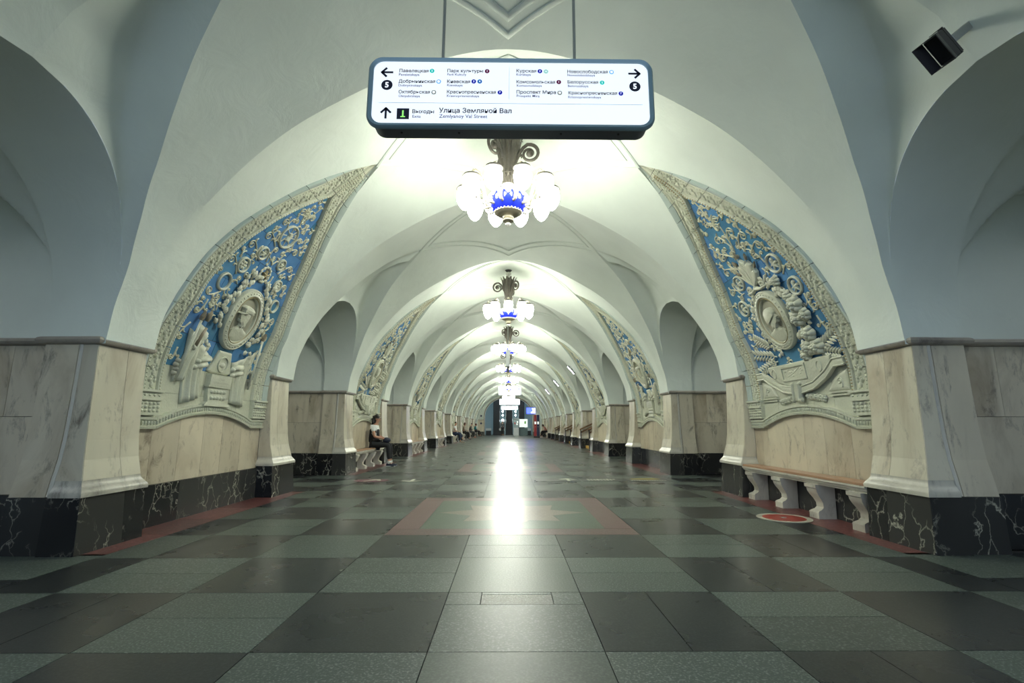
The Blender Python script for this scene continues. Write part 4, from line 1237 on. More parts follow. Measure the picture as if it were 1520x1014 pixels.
DN, DA = design_navy(), design_air()
ordn = ['first', 'second', 'third', 'fourth', 'fifth', 'sixth', 'seventh', 'eighth']
for sd in (-1, 1):
    for i, c in enumerate(pyl):
        D = DN if (i % 2 == 0) == (sd < 0) else DA
        root = empty('ceramic_panel', (sd * 3.93, c, 1.0), ROTZ[sd])
        what = 'portrait in a peaked cap' if D is DN else 'portrait in a flying helmet'
        if i == 0: lab = 'blue pointed ceramic panel with a %s, %s' % (what, 'over a recess without bench' if sd < 0 else 'over the empty wooden bench')
        elif sd < 0: lab = 'blue pointed ceramic panel, %s along the wall of seated people' % ordn[i]
        else: lab = 'blue pointed ceramic panel, %s along the wall of the handrails' % ordn[i]
        tag(root, lab, 'wall panel', 'ceramic panels on the pylons')
        if i < 2: D.place(root)
        else: D.place_far(root)
# ================================================================== chandeliers
def chandelier_parts():
    """parts with the ceiling contact at the origin, z down"""
    Z = lambda z: z - 5.47
    parts = []
    def ad(name, mat, m, parent=None, smooth='auto'): parts.append((name, m.mesh(name, mat, smooth), parent)); return len(parts) - 1
    m = MB(); m.lathe([(.09, Z(5.50)), (.10, Z(5.46)), (.07, Z(5.43)), (.03, Z(5.40))], 20); ad('canopy', 'charcoal', m)
    m = MB(); m.lathe([(.03, Z(5.42)), (.075, Z(5.38)), (.08, Z(5.35)), (.04, Z(5.30)), (.025, Z(5.24)), (.03, Z(5.1))], 18); ad('stem', 'porcelain', m)
    m = MB(); m.lathe([(.05, Z(5.24)), (.10, Z(5.20)), (.155, Z(5.12)), (.165, Z(5.02)), (.14, Z(4.92)), (.118, Z(4.80)), (.10, Z(4.70)), (.095, Z(4.66)), (.115, Z(4.65)), (.115, Z(4.62)), (.095, Z(4.61)), (.10, Z(4.55)), (.085, Z(4.50)), (.08, Z(4.46))], 48, flute=.09, nf=12)
    tr = ad('trunk', 'bronze', m)
    m = MB()
    for i in range(12):                                  # upright acanthus leaves on the trunk
        a = i * pi / 6; c, s = math.cos(a), math.sin(a)
        prof_ = [(.15, 4.98, .03), (.172, 5.08, .042), (.19, 5.17, .036), (.225, 5.23, .018), (.245, 5.22, .004)]
        vs = []
        for r, z, wd in prof_:
            for o, d in ((-1, 0), (0, .014), (1, 0)): vs.append(((r + d) * c - o * wd * s, (r + d) * s + o * wd * c, Z(z)))
        m.add(vs, [(i_ * 3 + j, i_ * 3 + j + 1, (i_ + 1) * 3 + j + 1, (i_ + 1) * 3 + j) for i_ in range(4) for j in range(2)])
        for z0, r0 in ((4.72, .108), (4.56, .102)):
            m.add([((r0) * c - o * s * .02, r0 * s + o * c * .02, Z(z0 + dz)) for o, dz in ((-1, 0), (1, 0))] + [((r0 + .03) * c, (r0 + .03) * s, Z(z0 + .09))], [(0, 1, 2)])
    ad('acanthus_leaf', 'bronze', m, tr)
    for i in range(3):                                   # big volutes
        a = -.15 + i * 2 * pi / 3; c, s = math.cos(a), math.sin(a)
        pts = [(.12, 4.84), (.16, 4.94), (.22, 5.03), (.28, 5.075)]
        cx, cz = .31, 4.93
        for k in range(1, 30):
            th = 1.75 - k * .34; r = .145 * (1 - .78 * k / 29)
            pts.append((cx + r * math.cos(th), cz + r * math.sin(th)))
        m = MB(); m.tube([(r * c, r * s, Z(z)) for r, z in pts], [.026] * 8 + [.024 - .0004 * k for k in range(len(pts) - 8)], 7)
        bm_ = bmesh.new(); bmesh.ops.create_icosphere(bm_, subdivisions=2, radius=.05, matrix=Matrix.Translation((cx * c, cx * s, Z(cz)))); m.bm(bm_)
        v = ad('volute', 'bronze', m)
        m = MB(); m.tube([((.17) * c, .17 * s, Z(4.90)), (.195 * c, .195 * s, Z(4.94)), (.205 * c, .205 * s, Z(4.91)), (.19 * c, .19 * s, Z(4.87))], [.016, .014, .012, .008], 6); ad('tendril', 'bronze', m, v)
    m = MB(); m.lathe([(.08, Z(4.47)), (.095, Z(4.46)), (.10, Z(4.43)), (.085, Z(4.42)), (.13, Z(4.36)), (.20, Z(4.31)), (.27, Z(4.295)), (.285, Z(4.28)), (.27, Z(4.27))], 32); ad('collar', 'porcelain', m)
    m = MB(); m.lathe([(.26, Z(4.285)), (.285, Z(4.25)), (.275, Z(4.18)), (.235, Z(4.10)), (.18, Z(4.04)), (.12, Z(4.0))], 36); bo = ad('bowl', 'cobalt', m, smooth=True)
    m = MB()
    for i in range(16):
        a = i * pi / 8; w_ = pi / 16 * .9
        f = lambda an, r, z: (r * math.cos(an), r * math.sin(an), Z(z))
        m.add([f(a - w_, .286, 4.275), f(a + w_, .286, 4.275), f(a + w_ * .6, .291, 4.235), f(a, .290, 4.21), f(a - w_ * .6, .291, 4.235)], [(0, 1, 2, 3, 4)])
    ad('bowl_scallop', 'porcelain', m, bo)
    m = MB(); m.lathe([(.19, Z(4.05)), (.195, Z(4.035)), (.17, Z(4.02)), (.14, Z(4.0)), (.08, Z(3.985)), (.075, Z(3.96)), (.06, Z(3.95)), (.085, Z(3.935)), (.08, Z(3.915)), (.045, Z(3.90)), (.03, Z(3.885))], 24)
    for i in range(24): 
        a = i * pi / 12; bm_ = bmesh.new(); bmesh.ops.create_icosphere(bm_, subdivisions=1, radius=.016, matrix=Matrix.Translation((.19 * math.cos(a), .19 * math.sin(a), Z(4.05)))); m.bm(bm_)
    ad('lower_ring', 'brass', m)
    m = MB(); m.lathe([(.02, Z(3.895)), (.036, Z(3.88)), (.038, Z(3.865)), (.022, Z(3.845)), (.006, Z(3.83))], 14); ad('finial', 'porcelain', m)
    am = MB(); am.tube([(.24, 0, Z(4.13)), (.32, 0, Z(4.12)), (.385, 0, Z(4.18)), (.42, 0, Z(4.29)), (.445, 0, Z(4.42)), (.495, 0, Z(4.505)), (.55, 0, Z(4.525)), (.60, 0, Z(4.49)), (.615, 0, Z(4.44))], [.022, .022, .02, .018, .017, .016, .015, .013, .012], 7)
    for k in range(1, 12):
        pass
    am.tube([(.43 + .035 * math.cos(t), 0, Z(4.36) + .035 * math.sin(t)) for t in lin(3.6, -2.2, 12)], [.011] * 8 + [.009, .008, .007, .006], 5)
    am.tube([(.26 + .04 * math.cos(t), 0, Z(4.20) + .045 * math.sin(t)) for t in lin(-1.5, 3.6, 12)], .012, 5)
    for sg in (-1, 1): am.tube([(.615, 0, Z(4.44)), (.615, sg * .02, Z(4.47)), (.615, sg * .045, Z(4.50))], [.01, .008, .003], 5)
    am_me = am.mesh('arm', 'brass', 'auto')
    gl = MB(); gl.lathe([(.03, .155), (.07, .15), (.10, .115), (.118, .06), (.12, .01), (.11, -.045), (.088, -.095), (.055, -.14), (.022, -.168), (.004, -.172)], 24)
    gl_me = gl.mesh('globe', 'globe', True)
    cp = MB(); cp.lathe([(.02, .205), (.035, .195), (.07, .188), (.11, .168), (.126, .14), (.12, .135)], 18); cp_me = cp.mesh('globe_cap', 'bronze', 'auto')  # cap widened into a dish to block the globe's light toward the ceiling
    return parts, am_me, gl_me, cp_me
CH = chandelier_parts()
def chandelier(c, label, turn):
    zc = vpt(TT, 0)[1]
    root = empty('chandelier', (0, c, zc), turn)
    tag(root, label, 'chandelier', 'chandeliers along the vault')
    off = 5.47 - zc
    parts, am, gl, cp = CH
    made = []
    for n, me, par in parts: made.append(put(n, me, made[par] if par is not None else root, (0, 0, 0)))
    for i in range(10):
        a = pi / 10 + i * pi / 5 + pi / 2
        put('arm', am, root, (0, 0, 0), (0, 0, a))
        g = put('globe', gl, root, (.615 * math.cos(a), .615 * math.sin(a), 4.255 - 5.47))
        put('globe_cap', cp, g)
for i, c in enumerate(pyl):
    chandelier(c, 'bronze and blue ten-globe chandelier, ' + ('right behind the hanging direction sign' if i == 0 else '%s in the row after the hanging direction sign' % ordn[i]), pi * 1.1 if i % 2 else 0)

# ================================================================== hanging direction sign
TXT = [
    ('Павелецкая', -0.673, 0.165, 0.202), ('Paveletskaya', -0.705, 0.134, 0.142), ('Добрынинская', -0.650, 0.083, 0.252), ('Dobryninskaya', -0.694, 0.051, 0.163),
    ('Октябрьская', -0.665, 0.001, 0.216), ('Oktyabrskaya', -0.698, -0.031, 0.148), ('Парк культуры', -0.318, 0.167, 0.248), ('Park Kultury', -0.376, 0.138, 0.133),
    ('Киевская', -0.362, 0.087, 0.159), ('Kievskaya', -0.387, 0.055, 0.107), ('Краснопресненская', -0.272, 0.004, 0.337), ('Krasnopresnenskaya', -0.329, -0.027, 0.222),
    ('Курская', 0.106, 0.171, 0.138), ('Kurskaya', 0.087, 0.142, 0.100), ('Комсомольская', 0.171, 0.089, 0.267), ('Komsomolskaya', 0.127, 0.057, 0.173),
    ('Проспект Мира', 0.174, 0.007, 0.272), ('Prospekt Mira', 0.118, -0.023, 0.158), ('Новослободская', 0.531, 0.170, 0.282), ('Novoslobodskaya', 0.487, 0.141, 0.192),
    ('Белорусская', 0.497, 0.088, 0.212), ('Belorusskaya', 0.464, 0.057, 0.143), ('Краснопресненская', 0.564, 0.004, 0.337), ('Krasnopresnenskaya', 0.507, -0.028, 0.226),
    ('Выходы', -0.598, -0.147, 0.148), ('Exits', -0.642, -0.182, 0.056), ('Улица Земляной Вал', -0.243, -0.137, 0.496), ('Zemlyanoy Val Street', -0.324, -0.182, 0.329)]
BADGE = [('2', 'c_teal', -.5481, .1674), ('', 'c_sky', -.4996, .0847), ('', 'c_olive', -.531, .0025), ('1', 'c_red', -.1661, .1689), ('3', 'c_blue', -.2576, .0883), ('4', 'c_cyan', -.2166, .0886),
         ('7', 'c_blue', -.076, .0055), ('3', 'c_blue', .1999, .1723), ('10', 'c_mint', .2419, .1706), ('1', 'c_red', .3304, .0892), ('', 'c_olive', .336, .0062), ('', 'c_sky', .6979, .1706), ('2', 'c_teal', .6304, .0882), ('7', 'c_blue', .758, .005)]
def rrect(hx, hz, r, k=8):
    out = []
    for cx, cz, a0 in ((hx - r, hz - r, 0), (-hx + r, hz - r, pi / 2), (-hx + r, -hz + r, pi), (hx - r, -hz + r, 1.5 * pi)):
        out += [(cx + r * math.cos(a0 + pi / 2 * i / k), cz + r * math.sin(a0 + pi / 2 * i / k)) for i in range(k + 1)]
    return out
sg_root = empty('hanging_direction_sign', (.025, 3.0, 3.34)); sg_root.rotation_euler = (0, .005, 0)
tag(sg_root, 'long lit white direction sign with arrows and station names, hanging from two rods', 'sign')
def loft(rings):
    m = MB(); n = len(rings[0][0])
    for pts, y in rings: m.v += [(x, y, z) for x, z in pts]
    for i in range(len(rings) - 1): m.f += [(i * n + j, i * n + (j + 1) % n, (i + 1) * n + (j + 1) % n, (i + 1) * n + j) for j in range(n)]
    m.mi = [0] * len(m.f)
    return m
m = loft([(rrect(.95, .238, .07), .02), (rrect(.95, .238, .07), -.004), (rrect(.972, .258, .085), -.012), (rrect(.985, .268, .095), .004), (rrect(.985, .268, .095), .022), (rrect(.96, .245, .08), .022)])
m.build('frame', 'signframe', sg_root, smooth='auto')
m = loft([(rrect(.962, .247, .085), .022), (rrect(.962, .247, .085), .16)]); n_ = len(rrect(1, .3, .1)); m.f.append(tuple(range(n_, 2 * n_))); m.mi.append(0)
bd = m.build('case', 'signbody', sg_root, smooth='auto')
for x in (-.76, -.36, .35, .75):
    m = MB(); m.lathe([(.008, -.004), (.008, .004)], 10, (x, .09, -.249)); m.build('screw', 'black_paint', bd)
m = MB(); q = rrect(.952, .24, .07); m.add([(x, .006, z) for x, z in q], [tuple(range(len(q)))]); face = m.build('lit_face', 'signface', sg_root)
for x in (-.488, .455):
    m = MB(); m.tube([(x, .09, .24), (x, .09, 5.44 - 3.34)], .011, 8); m.build('hanging_rod', 'steel', sg_root)
    m = MB(); m.lathe([(.022, .0), (.022, .03), (.012, .04)], 12, (x, .09, .245)); m.build('rod_collar', 'steel', sg_root)
def decal(name, m, mat, y=.004): m2 = MB(); m2.v = [(a, y, b) for a, b, _ in m.v]; m2.f = m.f; m2.mi = [0] * len(m.f); return m2.build(name, mat, face, fix=False)
def tx(txt, x, z, wd, mat, y=.004, bold=0, h=None):
    m = text_mb(txt, wd, bold, h); m.v = [(a + x, b + z, 0) for a, b, _ in m.v]; return decal('lettering', m, mat, y)
for i, (t, x, z, wd) in enumerate(TXT):
    cyr = ord(t[0]) > 1000
    tx(t, x, z, wd, 'ink' if cyr else 'ink2', bold=.018 if cyr else .008)
def disc2(x, z, r, k=24): m = MB(); m.add([(x + r * math.cos(2 * pi * i / k), z + r * math.sin(2 * pi * i / k), 0) for i in range(k)], [tuple(range(k))]); return m
for t, mat, x, z in BADGE:
    decal('line_badge', disc2(x, z, .0165), mat, .0045)
    if t: tx(t, x, z, .015, 'white', .003, .015, .0145 if len(t) == 1 else .012)
    else: decal('line_badge_ring', disc2(x, z, .0095), 'white', .003)
for x, z in ((-.8554, .0554), (.8566, .0607)):
    decal('line_number', disc2(x, z, .039, 32), 'ink', .0045); tx('5', x, z, .026, 'white', .003, .03, .042)
def arrow(x, z, ang, L=.078):
    m = MB(); w_ = .0075; P_ = []
    def bar(p, q):
        d = np.array(q) - np.array(p); d /= np.linalg.norm(d); n = np.array([-d[1], d[0]]) * w_
        m.add([tuple(np.array(p) + n) + (0,), tuple(np.array(p) - n) + (0,), tuple(np.array(q) - n) + (0,), tuple(np.array(q) + n) + (0,)], [(0, 1, 2, 3)])
    bar((-L / 2, 0), (L / 2, 0)); h = L * .44
    bar((L / 2 + .004, -.003), (L / 2 - h, h)); bar((L / 2 + .004, .003), (L / 2 - h, -h))
    c, s = math.cos(ang), math.sin(ang)
    m.v = [(x + a * c - b * s, z + a * s + b * c, 0) for a, b, _ in m.v]; return m
decal('arrow', arrow(-.855, .1534, pi), 'ink'); decal('arrow', arrow(.853, .1596, 0), 'ink'); decal('arrow', arrow(-.853, -.1616, pi / 2), 'ink')
def rect2(x0, x1, z0, z1): m = MB(); m.add([(x0, z0, 0), (x1, z0, 0), (x1, z1, 0), (x0, z1, 0)], [(0, 1, 2, 3)]); return m
decal('rule', rect2(-.905, .905, -.0815, -.0785), 'rule'); decal('rule', rect2(-.0135, -.0115, -.048, .203), 'rule')
decal('exit_square', rect2(-.778, -.694, -.2036, -.1221), 'ink', .0045); tx('1', -.736, -.163, .019, 'lit_green', .003, .03, .05)
decal('exit_digit_foot', rect2(-.752, -.720, -.189, -.182), 'lit_green', .003)

# lit signs far down the hall, a sign seen edge-on, the screen
def far_sign(c, z0, z1, wd, label, badge):
    root = empty('lit_sign', (.09, c, (z0 + z1) / 2)); tag(root, label, 'sign', 'lit signs far down the hall')
    h = (z1 - z0) / 2
    m = loft([(rrect(wd - .03, h - .03, .06), -.01), (rrect(wd, h, .08), -.01), (rrect(wd, h, .08), .14)]); k = len(rrect(1, .3, .1)); m.f.append(tuple(range(2 * k, 3 * k))); m.mi.append(0); m.build('case', 'signframe', root)
    m = MB(); q = rrect(wd - .028, h - .028, .06); m.add([(x, -.012, z) for x, z in q], [tuple(range(k))]); m.build('lit_face', 'signface_far', root)
    if badge: m = MB(); m.add([(.8 + .07 * math.cos(a), -.016, h - .2 + .07 * math.sin(a)) for a in lin(0, 2 * pi, 17)[:-1]], [tuple(range(16))]); m.build('line_number', 'ink2', root)
    for x in (-.6, .6):
        m = MB(); m.tube([(x, .06, h - .01), (x, .06, 5.2 - (z0 + z1) / 2)], .012, 6); m.build('hanging_rod', 'steel', root)
far_sign(43, 3.80, 4.56, 1.0, 'white lit hanging sign, the tallest of the three above the far end', True)
far_sign(47, 3.10, 3.70, 1.0, 'white lit hanging sign, the middle one of the three above the far end', False)
far_sign(57.6, 3.00, 3.47, 1.0, 'white lit hanging sign, the lowest and flattest before the end arch', True)
root = empty('edge_on_sign', (-.02, 16.85, 5.4)); tag(root, 'grey hanging box on a single rod, under the second chandelier', 'sign box')
m = MB(); m.tube([(0, 0, .06), (0, 0, -1.72)], .018, 8); m.build('hanging_rod', 'steel', root)
m = MB(); m.lathe([(.05, .06), (.06, .02), (.03, 0)], 12); m.build('ceiling_cap', 'steel', root)
m = MB(); m.bbox(-.07, .07, -.2, .2, -2.28, -1.70, .012); m.build('box', 'galv', root)
m = MB(); m.bbox(-.045, .055, -.1, .1, -2.46, -2.28, .012); m.build('camera_housing', 'charcoal', root)
root = empty('information_screen', (2.18, 48, 2.6)); tag(root, 'blue lit information screen on a bracket above the red and blue column', 'screen')
m = MB(); m.bbox(-.45, .45, 0, .08, -.31, .31, .015); m.build('case', 'charcoal', root)
m = MB(); m.add([(-.43, -.004, -.29), (.43, -.004, -.29), (.43, -.004, .29), (-.43, -.004, .29)], [(0, 1, 2, 3)]); m.build('display', 'screen', root)
m = MB(); m.add([(-.02, -.008, -.2), (.40, -.008, -.24), (.42, -.008, .24), (.1, -.008, .22), (.2, -.008, 0)], [(0, 1, 2, 3, 4)]); m.build('picture', 'screen_white', root)
m = MB(); m.tube([(.1, .06, .2), (.1, .06, 1.66)], .025, 8); m.build('bracket', 'steel', root)
root = empty('information_column', (2.73, 48.1, 0)); tag(root, 'red and dark blue information column standing by the handrail side', 'information column')
m = MB(); m.bbox(-.30, .30, -.16, .16, 0, .16, .01); m.build('base', 'charcoal', root)
m = MB(); m.bbox(-.26, -.01, -.14, .14, .16, 2.2, .02); m.build('red_half', 'info_red', root)
m = MB(); m.bbox(.01, .26, -.14, .14, .16, 2.2, .02); m.build('blue_half', 'info_blue', root)
for x in (-.135, .135):
    m = MB(); m.bbox(x - .08, x + .08, -.15, -.135, 1.3, 1.55, .004); m.build('notice', 'booth_print', root)
    m = MB(); m.lathe([(.04, -.145), (.04, -.135)], 12); 
    m.v = [(a + x, c_, 1.05 + b) for a, b, c_ in m.v]; m.build('call_button', 'brass', root)

# ================================================================== benches
def bench(sd, c, label, group=None):
    root = empty('wall_bench', (sd * 3.8, c, 0), ROTZ[sd]); tag(root, label, 'bench', group)
    for me, nm in BENCH: put(nm, me, root)
    for s in (-1.14, -.385, .385, 1.14): put('bench_leg', LEG, root, (s, 0, 0))
dX = -3.8
m = MB(); m.bbox(-1.33, 1.33, 3.672 + dX, 3.9 + dX, .472, .502, .006); b1 = (m.mesh('seat_board', 'wood'), 'seat_board')
m = MB()
m.extrude([(3.66, .472), (3.66, .452), (3.675, .444), (3.68, .425), (3.70, .415), (3.705, .395), (3.9, .395), (3.9, .472)], lambda a, b, t: (-1.33 + t, a + dX, b), 2.66); b2 = (m.mesh('stone_frame', 'marble_mould'), 'stone_frame')
BENCH = [b1, b2]
m = MB()
prof_ = [(3.665, .395), (3.665, .355), (3.68, .345), (3.685, .31), (3.705, .27), (3.74, .22), (3.765, .17), (3.765, .125), (3.74, .10), (3.70, .085), (3.69, .075), (3.685, .07), (3.685, .0), (3.895, 0), (3.895, .395)]
n_ = len(prof_); vs = []
wid = [.14, .14, .125, .12, .11, .095, .085, .085, .09, .10, .105, .115, .115, .115, .14]
for sgn in (-1, 1): vs += [(sgn * w_ * .8, a + dX, b) for (a, b), w_ in zip(prof_, wid)]
m.add(vs, [tuple(range(n_)), tuple(range(2 * n_ - 1, n_ - 1, -1))] + [(i, i + n_, (i + 1) % n_ + n_, (i + 1) % n_) for i in range(n_)])
LEG = m.mesh('bench_leg', 'marble_mould', 'auto')
bench(1, pyl[0], 'empty wooden bench on curved marble legs beside the red floor disc')
bench(-1, pyl[1], 'wooden bench on marble legs where the woman in the black vest sits')
for i in range(2, NP):
    bench(-1, pyl[i], 'wooden bench on marble legs, %s recess beyond the woman in the black vest' % ordn[i - 2], 'far benches along the wall of seated people')
for i in (6, 7): bench(1, pyl[i], ['wooden bench on marble legs under the bent seated person in pink', 'wooden bench on marble legs next beyond the bent seated person in pink'][i - 6], 'far benches beyond the handrails')

# ================================================================== floodlight over the near passage on the right
fl = empty('floodlight', (2.93, 2.88, 3.62)); tag(fl, 'black finned floodlight on a steel arm above the passage arch', 'floodlight')
_z = Vector((.75, .2, .63)).normalized(); _x = Vector((.62, .1, -.77)); _x = (_x - _z * _x.dot(_z)).normalized()
fl.matrix_world = Matrix.Translation((2.96, 2.88, 3.62)) @ Matrix((_x, _z.cross(_x), _z)).transposed().to_4x4() @ Matrix.Scale(.8, 4)
m = MB(); m.bbox(-.13, .13, -.06, .06, -.10, .0, .012); m.build('housing', 'charcoal', fl)
m = MB()
for i in range(9): m.box(-.125, .125, -.058 + i * .0135, -.052 + i * .0135, .0, .035)
m.build('cooling_fins', 'charcoal', fl)
m = MB(); m.box(-.115, .115, -.05, .05, -.105, -.099); m.build('lens', 'lens', fl)
m = MB()
for x in (-.132, .126): m.add([(x, -.062, -.10), (x, .062, -.10), (x, .075, -.185), (x, -.075, -.185), (x + .006, -.062, -.10), (x + .006, .062, -.10), (x + .006, .075, -.185), (x + .006, -.075, -.185)], [(0, 1, 2, 3), (7, 6, 5, 4), (0, 4, 5, 1), (1, 5, 6, 2), (2, 6, 7, 3), (3, 7, 4, 0)])
for y, e in ((-.066, -1), (.060, 1)): m.add([(-.13, y, -.10), (.13, y, -.10), (.132, y + e * .03, -.20), (-.132, y + e * .03, -.20), (-.13, y + .006, -.10), (.13, y + .006, -.10), (.132, y + e * .03 + .006, -.20), (-.132, y + e * .03 + .006, -.20)], [(0, 1, 2, 3), (7, 6, 5, 4), (0, 4, 5, 1), (1, 5, 6, 2), (2, 6, 7, 3), (3, 7, 4, 0)])
m.build('visor', 'charcoal', fl)
m = MB()
for x in (-.14, .134): m.box(x, x + .006, -.02, .02, -.05, .10)
m.box(-.14, .14, -.02, .02, .095, .102); m.build('yoke', 'charcoal', fl)
m = MB(); m.bbox(-.035, .035, -.03, .03, .10, .48, .006); m.build('wall_arm', 'galv', fl)
m = MB(); m.tube([(.03, .05, .02), (.09, .08, .07), (.10, .07, .14), (.05, .03, .2)], .008, 6); m.build('cable', 'black_paint', fl)

# strip lamps over the far passages on the right
for k, i in enumerate((3, 4, 5)):
    root = empty('strip_lamp', (2.83, pas[i] - 1.75, 3.60)); root.rotation_euler = (0, math.radians(49), 0)
    tag(root, ['lit strip lamp above the nearest passage with handrails', 'lit strip lamp above the middle passage with handrails', 'lit strip lamp above the farthest passage with handrails'][k], 'lamp', 'strip lamps over the passages')
    m = MB(); m.bbox(-.24, .24, -.07, .07, -.01, .05, .01); m.build('case', 'charcoal', root)
    m = MB(); m.box(-.22, .22, -.076, .05, -.016, -.002); m.build('diffuser', 'led' if k < 2 else 'led_pink', root)
    m = MB(); m.box(-.03, .03, -.03, .03, .05, .09); m.build('bracket', 'galv', root)

# stairs with handrails in those passages
for k, i in enumerate((3, 4, 5)):
    c = pas[i]; w3 = ['nearest', 'middle', 'farthest'][k]
    root = empty('stair_flight', (4.0, c, 0)); tag(root, 'short flight of stone steps with a yellow first edge in the %s stair passage' % w3, 'stairs', 'stairs in the passages')
    for j in range(6):
        m = MB(); m.bbox(-.12 + j * .3, 1.95, -1.22, 1.22, j * .14, (j + 1) * .14, .006); st = m.build('step', 'step', root)
        if j == 0: m = MB(); m.bbox(-.128, -.04, -1.21, 1.21, .136, .146, .003); m.box(-.126, -.121, -1.21, 1.21, .02, .13); m.build('yellow_edge', 'yellow', st)
    for sg, nm in ((-1, 'near'), (1, 'far')):
        r_ = empty('handrail', (3.66, c + sg * 1.30, 0)); tag(r_, 'sloping wooden handrail in the %s stair passage, on the side toward the %s' % (w3, 'end arch' if sg > 0 else 'empty bench'), 'handrail', 'handrails in the stair passages')
        for x, z0, z1 in ((0, 0, .93), (1.1, 0, 1.43)):
            m = MB(); m.tube([(x, 0, z0), (x, 0, z1)], .028, 8); m.lathe([(.05, z0), (.05, z0 + .02), (.03, z0 + .03)], 10, (x, 0, 0)); m.build('post', 'charcoal', r_)
        m = MB(); m.extrude([(-.04, -.04), (.04, -.04), (.05, .0), (.03, .035), (-.03, .035), (-.05, 0)], lambda a, b, t: (-.06 + t * 1.9, a, .955 + b + .4545 * (t * 1.9 - .06)), 1.0); m.build('rail', 'rail_wood', r_)
        m = MB(); m.extrude([(-.015, -.04), (.015, -.04), (.015, .04), (-.015, .04)], lambda a, b, t: (.02 + t * 1.7, a, .80 + b + .4545 * (t * 1.7)), 1.0); m.build('lower_board', 'rail_wood', r_)

# ================================================================== marks on the floor
root = empty('floor_disc', (3.31, 6.08, 0)); tag(root, 'red floor disc with a worn white rim before the empty bench', 'floor marking')
m = MB(); m.lathe([(.30, 0), (.30, .004), (.235, .004), (.235, .0)], 40); m.build('rim', 'disc_white', root)
m = MB(); m.lathe([(.236, 0), (.236, .0045), (.0, .0045)], 40); m.build('red_field', 'disc_red', root)
m = MB(); m.lathe([(.03, .004), (.028, .008), (.0, .0085)], 12); m.build('stud', 'galv', root)
def arrow_floor(L): 
    w_ = L * .07; h = L * .36
    return [(-w_, -L / 2), (w_, -L / 2), (w_, L / 2 - h * .8), (h, L / 2 - h), (h + w_ * 1.4, L / 2 - h + w_), (0, L / 2 + w_), (-h - w_ * 1.4, L / 2 - h + w_), (-h, L / 2 - h), (-w_, L / 2 - h * .8)]
def floor_plate(x0, x1, y0, y1, mat, label, mark, mmat='plate_white', oval=False, flip=1):
    cx, cy = (x0 + x1) / 2, (y0 + y1) / 2
    root = empty('floor_sticker', (cx, cy, 0)); tag(root, label, 'floor marking')
    a, b = (x1 - x0) / 2, (y1 - y0) / 2
    pl = [(a * math.cos(t), b * math.sin(t)) for t in lin(0, 2 * pi, 29)[:-1]] if oval else [(-a, -b), (a, -b), (a, b), (-a, b)]
    m = MB(); m.extrude(pl, lambda u, v, t: (u, v, t), .003); m.build('plate', mat, root)
    for poly, mm in mark:
        m = MB(); m.extrude(poly, lambda u, v, t: (u, v, .003 + t), .0015); m.build('print', mm, root)
af = lambda L, dx=0, dy=0, f=1: [(x + dx, f * y + dy) for x, y in arrow_floor(L)]
bars = lambda x0, x1, n, y, h: [([(x0 + (x1 - x0) * i / n, y), (x0 + (x1 - x0) * (i + .7) / n, y), (x0 + (x1 - x0) * (i + .7) / n, y + h * (1 + .3 * (i % 3 == 0))), (x0 + (x1 - x0) * i / n, y + h * (1 + .3 * (i % 3 == 0)))], 'plate_white') for i in range(n)]
yp0, yp1 = 10.05, 10.60
floor_plate(.56, 1.46, yp0, yp1, 'plate', 'dark floor sticker with a white arrow pointing into the hall', [(af(.42, .22), 'plate_white')])
floor_plate(1.50, 2.35, yp0, yp1, 'plate', 'dark floor sticker with two lines of pale lettering', bars(-.3, .3, 9, .03, .08) + bars(-.3, .22, 8, -.13, .07))
floor_plate(2.40, 3.3, yp0, yp1, 'plate', 'dark floor sticker with a yellow oval and pale lettering', [([(.32 * math.cos(t), .13 + .12 * math.sin(t)) for t in lin(0, 2 * pi, 21)[:-1]], 'plate_yellow')] + bars(-.36, .36, 14, -.2, .06))
floor_plate(-2.35, -1.50, yp0 - .1, yp1 - .1, 'plate', 'dark floor sticker with a white arrow pointing back from the hall', [(af(.46, -.02, 0, -1), 'plate_white')])
floor_plate(-3.12, -2.42, yp0 - .1, yp1 - .1, 'plate_pink', 'dark pink oval floor sticker with a pale slanting arrow', [([(x * .8 + y * .6, y * .8 - x * .6) for x, y in af(.4)], 'plate_white')], oval=True)

# ================================================================== end of the hall
def Warch(i, n):                                     # opening of the end wall
    t = i / n
    return [(2.9, 2.3 * t / .2)] [0] if t < .2 else ((2.9 * math.cos((t - .2) / .6 * pi), 2.3 + 2.32 * math.sin((t - .2) / .6 * pi)) if t <= .8 else (-2.9, 2.3 * (1 - t) / .2))
def Wout(i, n):
    t = i / n
    f = lambda k: (lambda q: (q[0], q[1]))(vpt(TT * k, HB))
    if t < .2: return (3.95, 2.0 * t / .2)
    if t > .8: return (-3.95, 2.0 * (1 - t) / .2)
    k = (t - .2) / .3
    if k <= 1: x, z = f(max(k, .03)); return (x + .05, z + .03)
    x, z = f(max(2 - k, .03)); return (-x - .05, z + .03)
mb = MB(); N = 60
mb.solid(lambda k, i, n: ((Warch(i, N)[0] + (Wout(i, N)[0] - Warch(i, N)[0]) * k), END - .05 - n, Warch(i, N)[1] + (Wout(i, N)[1] - Warch(i, N)[1]) * k), (0, .5, 1), range(N + 1), .5)
we = struct(mb.build('wall_end', 'plaster', smooth='auto'), 'end wall of the hall with a wide arch', 'wall')
m = MB(); m.tube([(1.02 * Warch(i, N)[0], END - .08, Warch(i, N)[1] * (1.02 if 12 < i < 48 else 1)) for i in range(N + 1)], .07, 8); m.build('arch_moulding', 'cornice', we, smooth='auto')
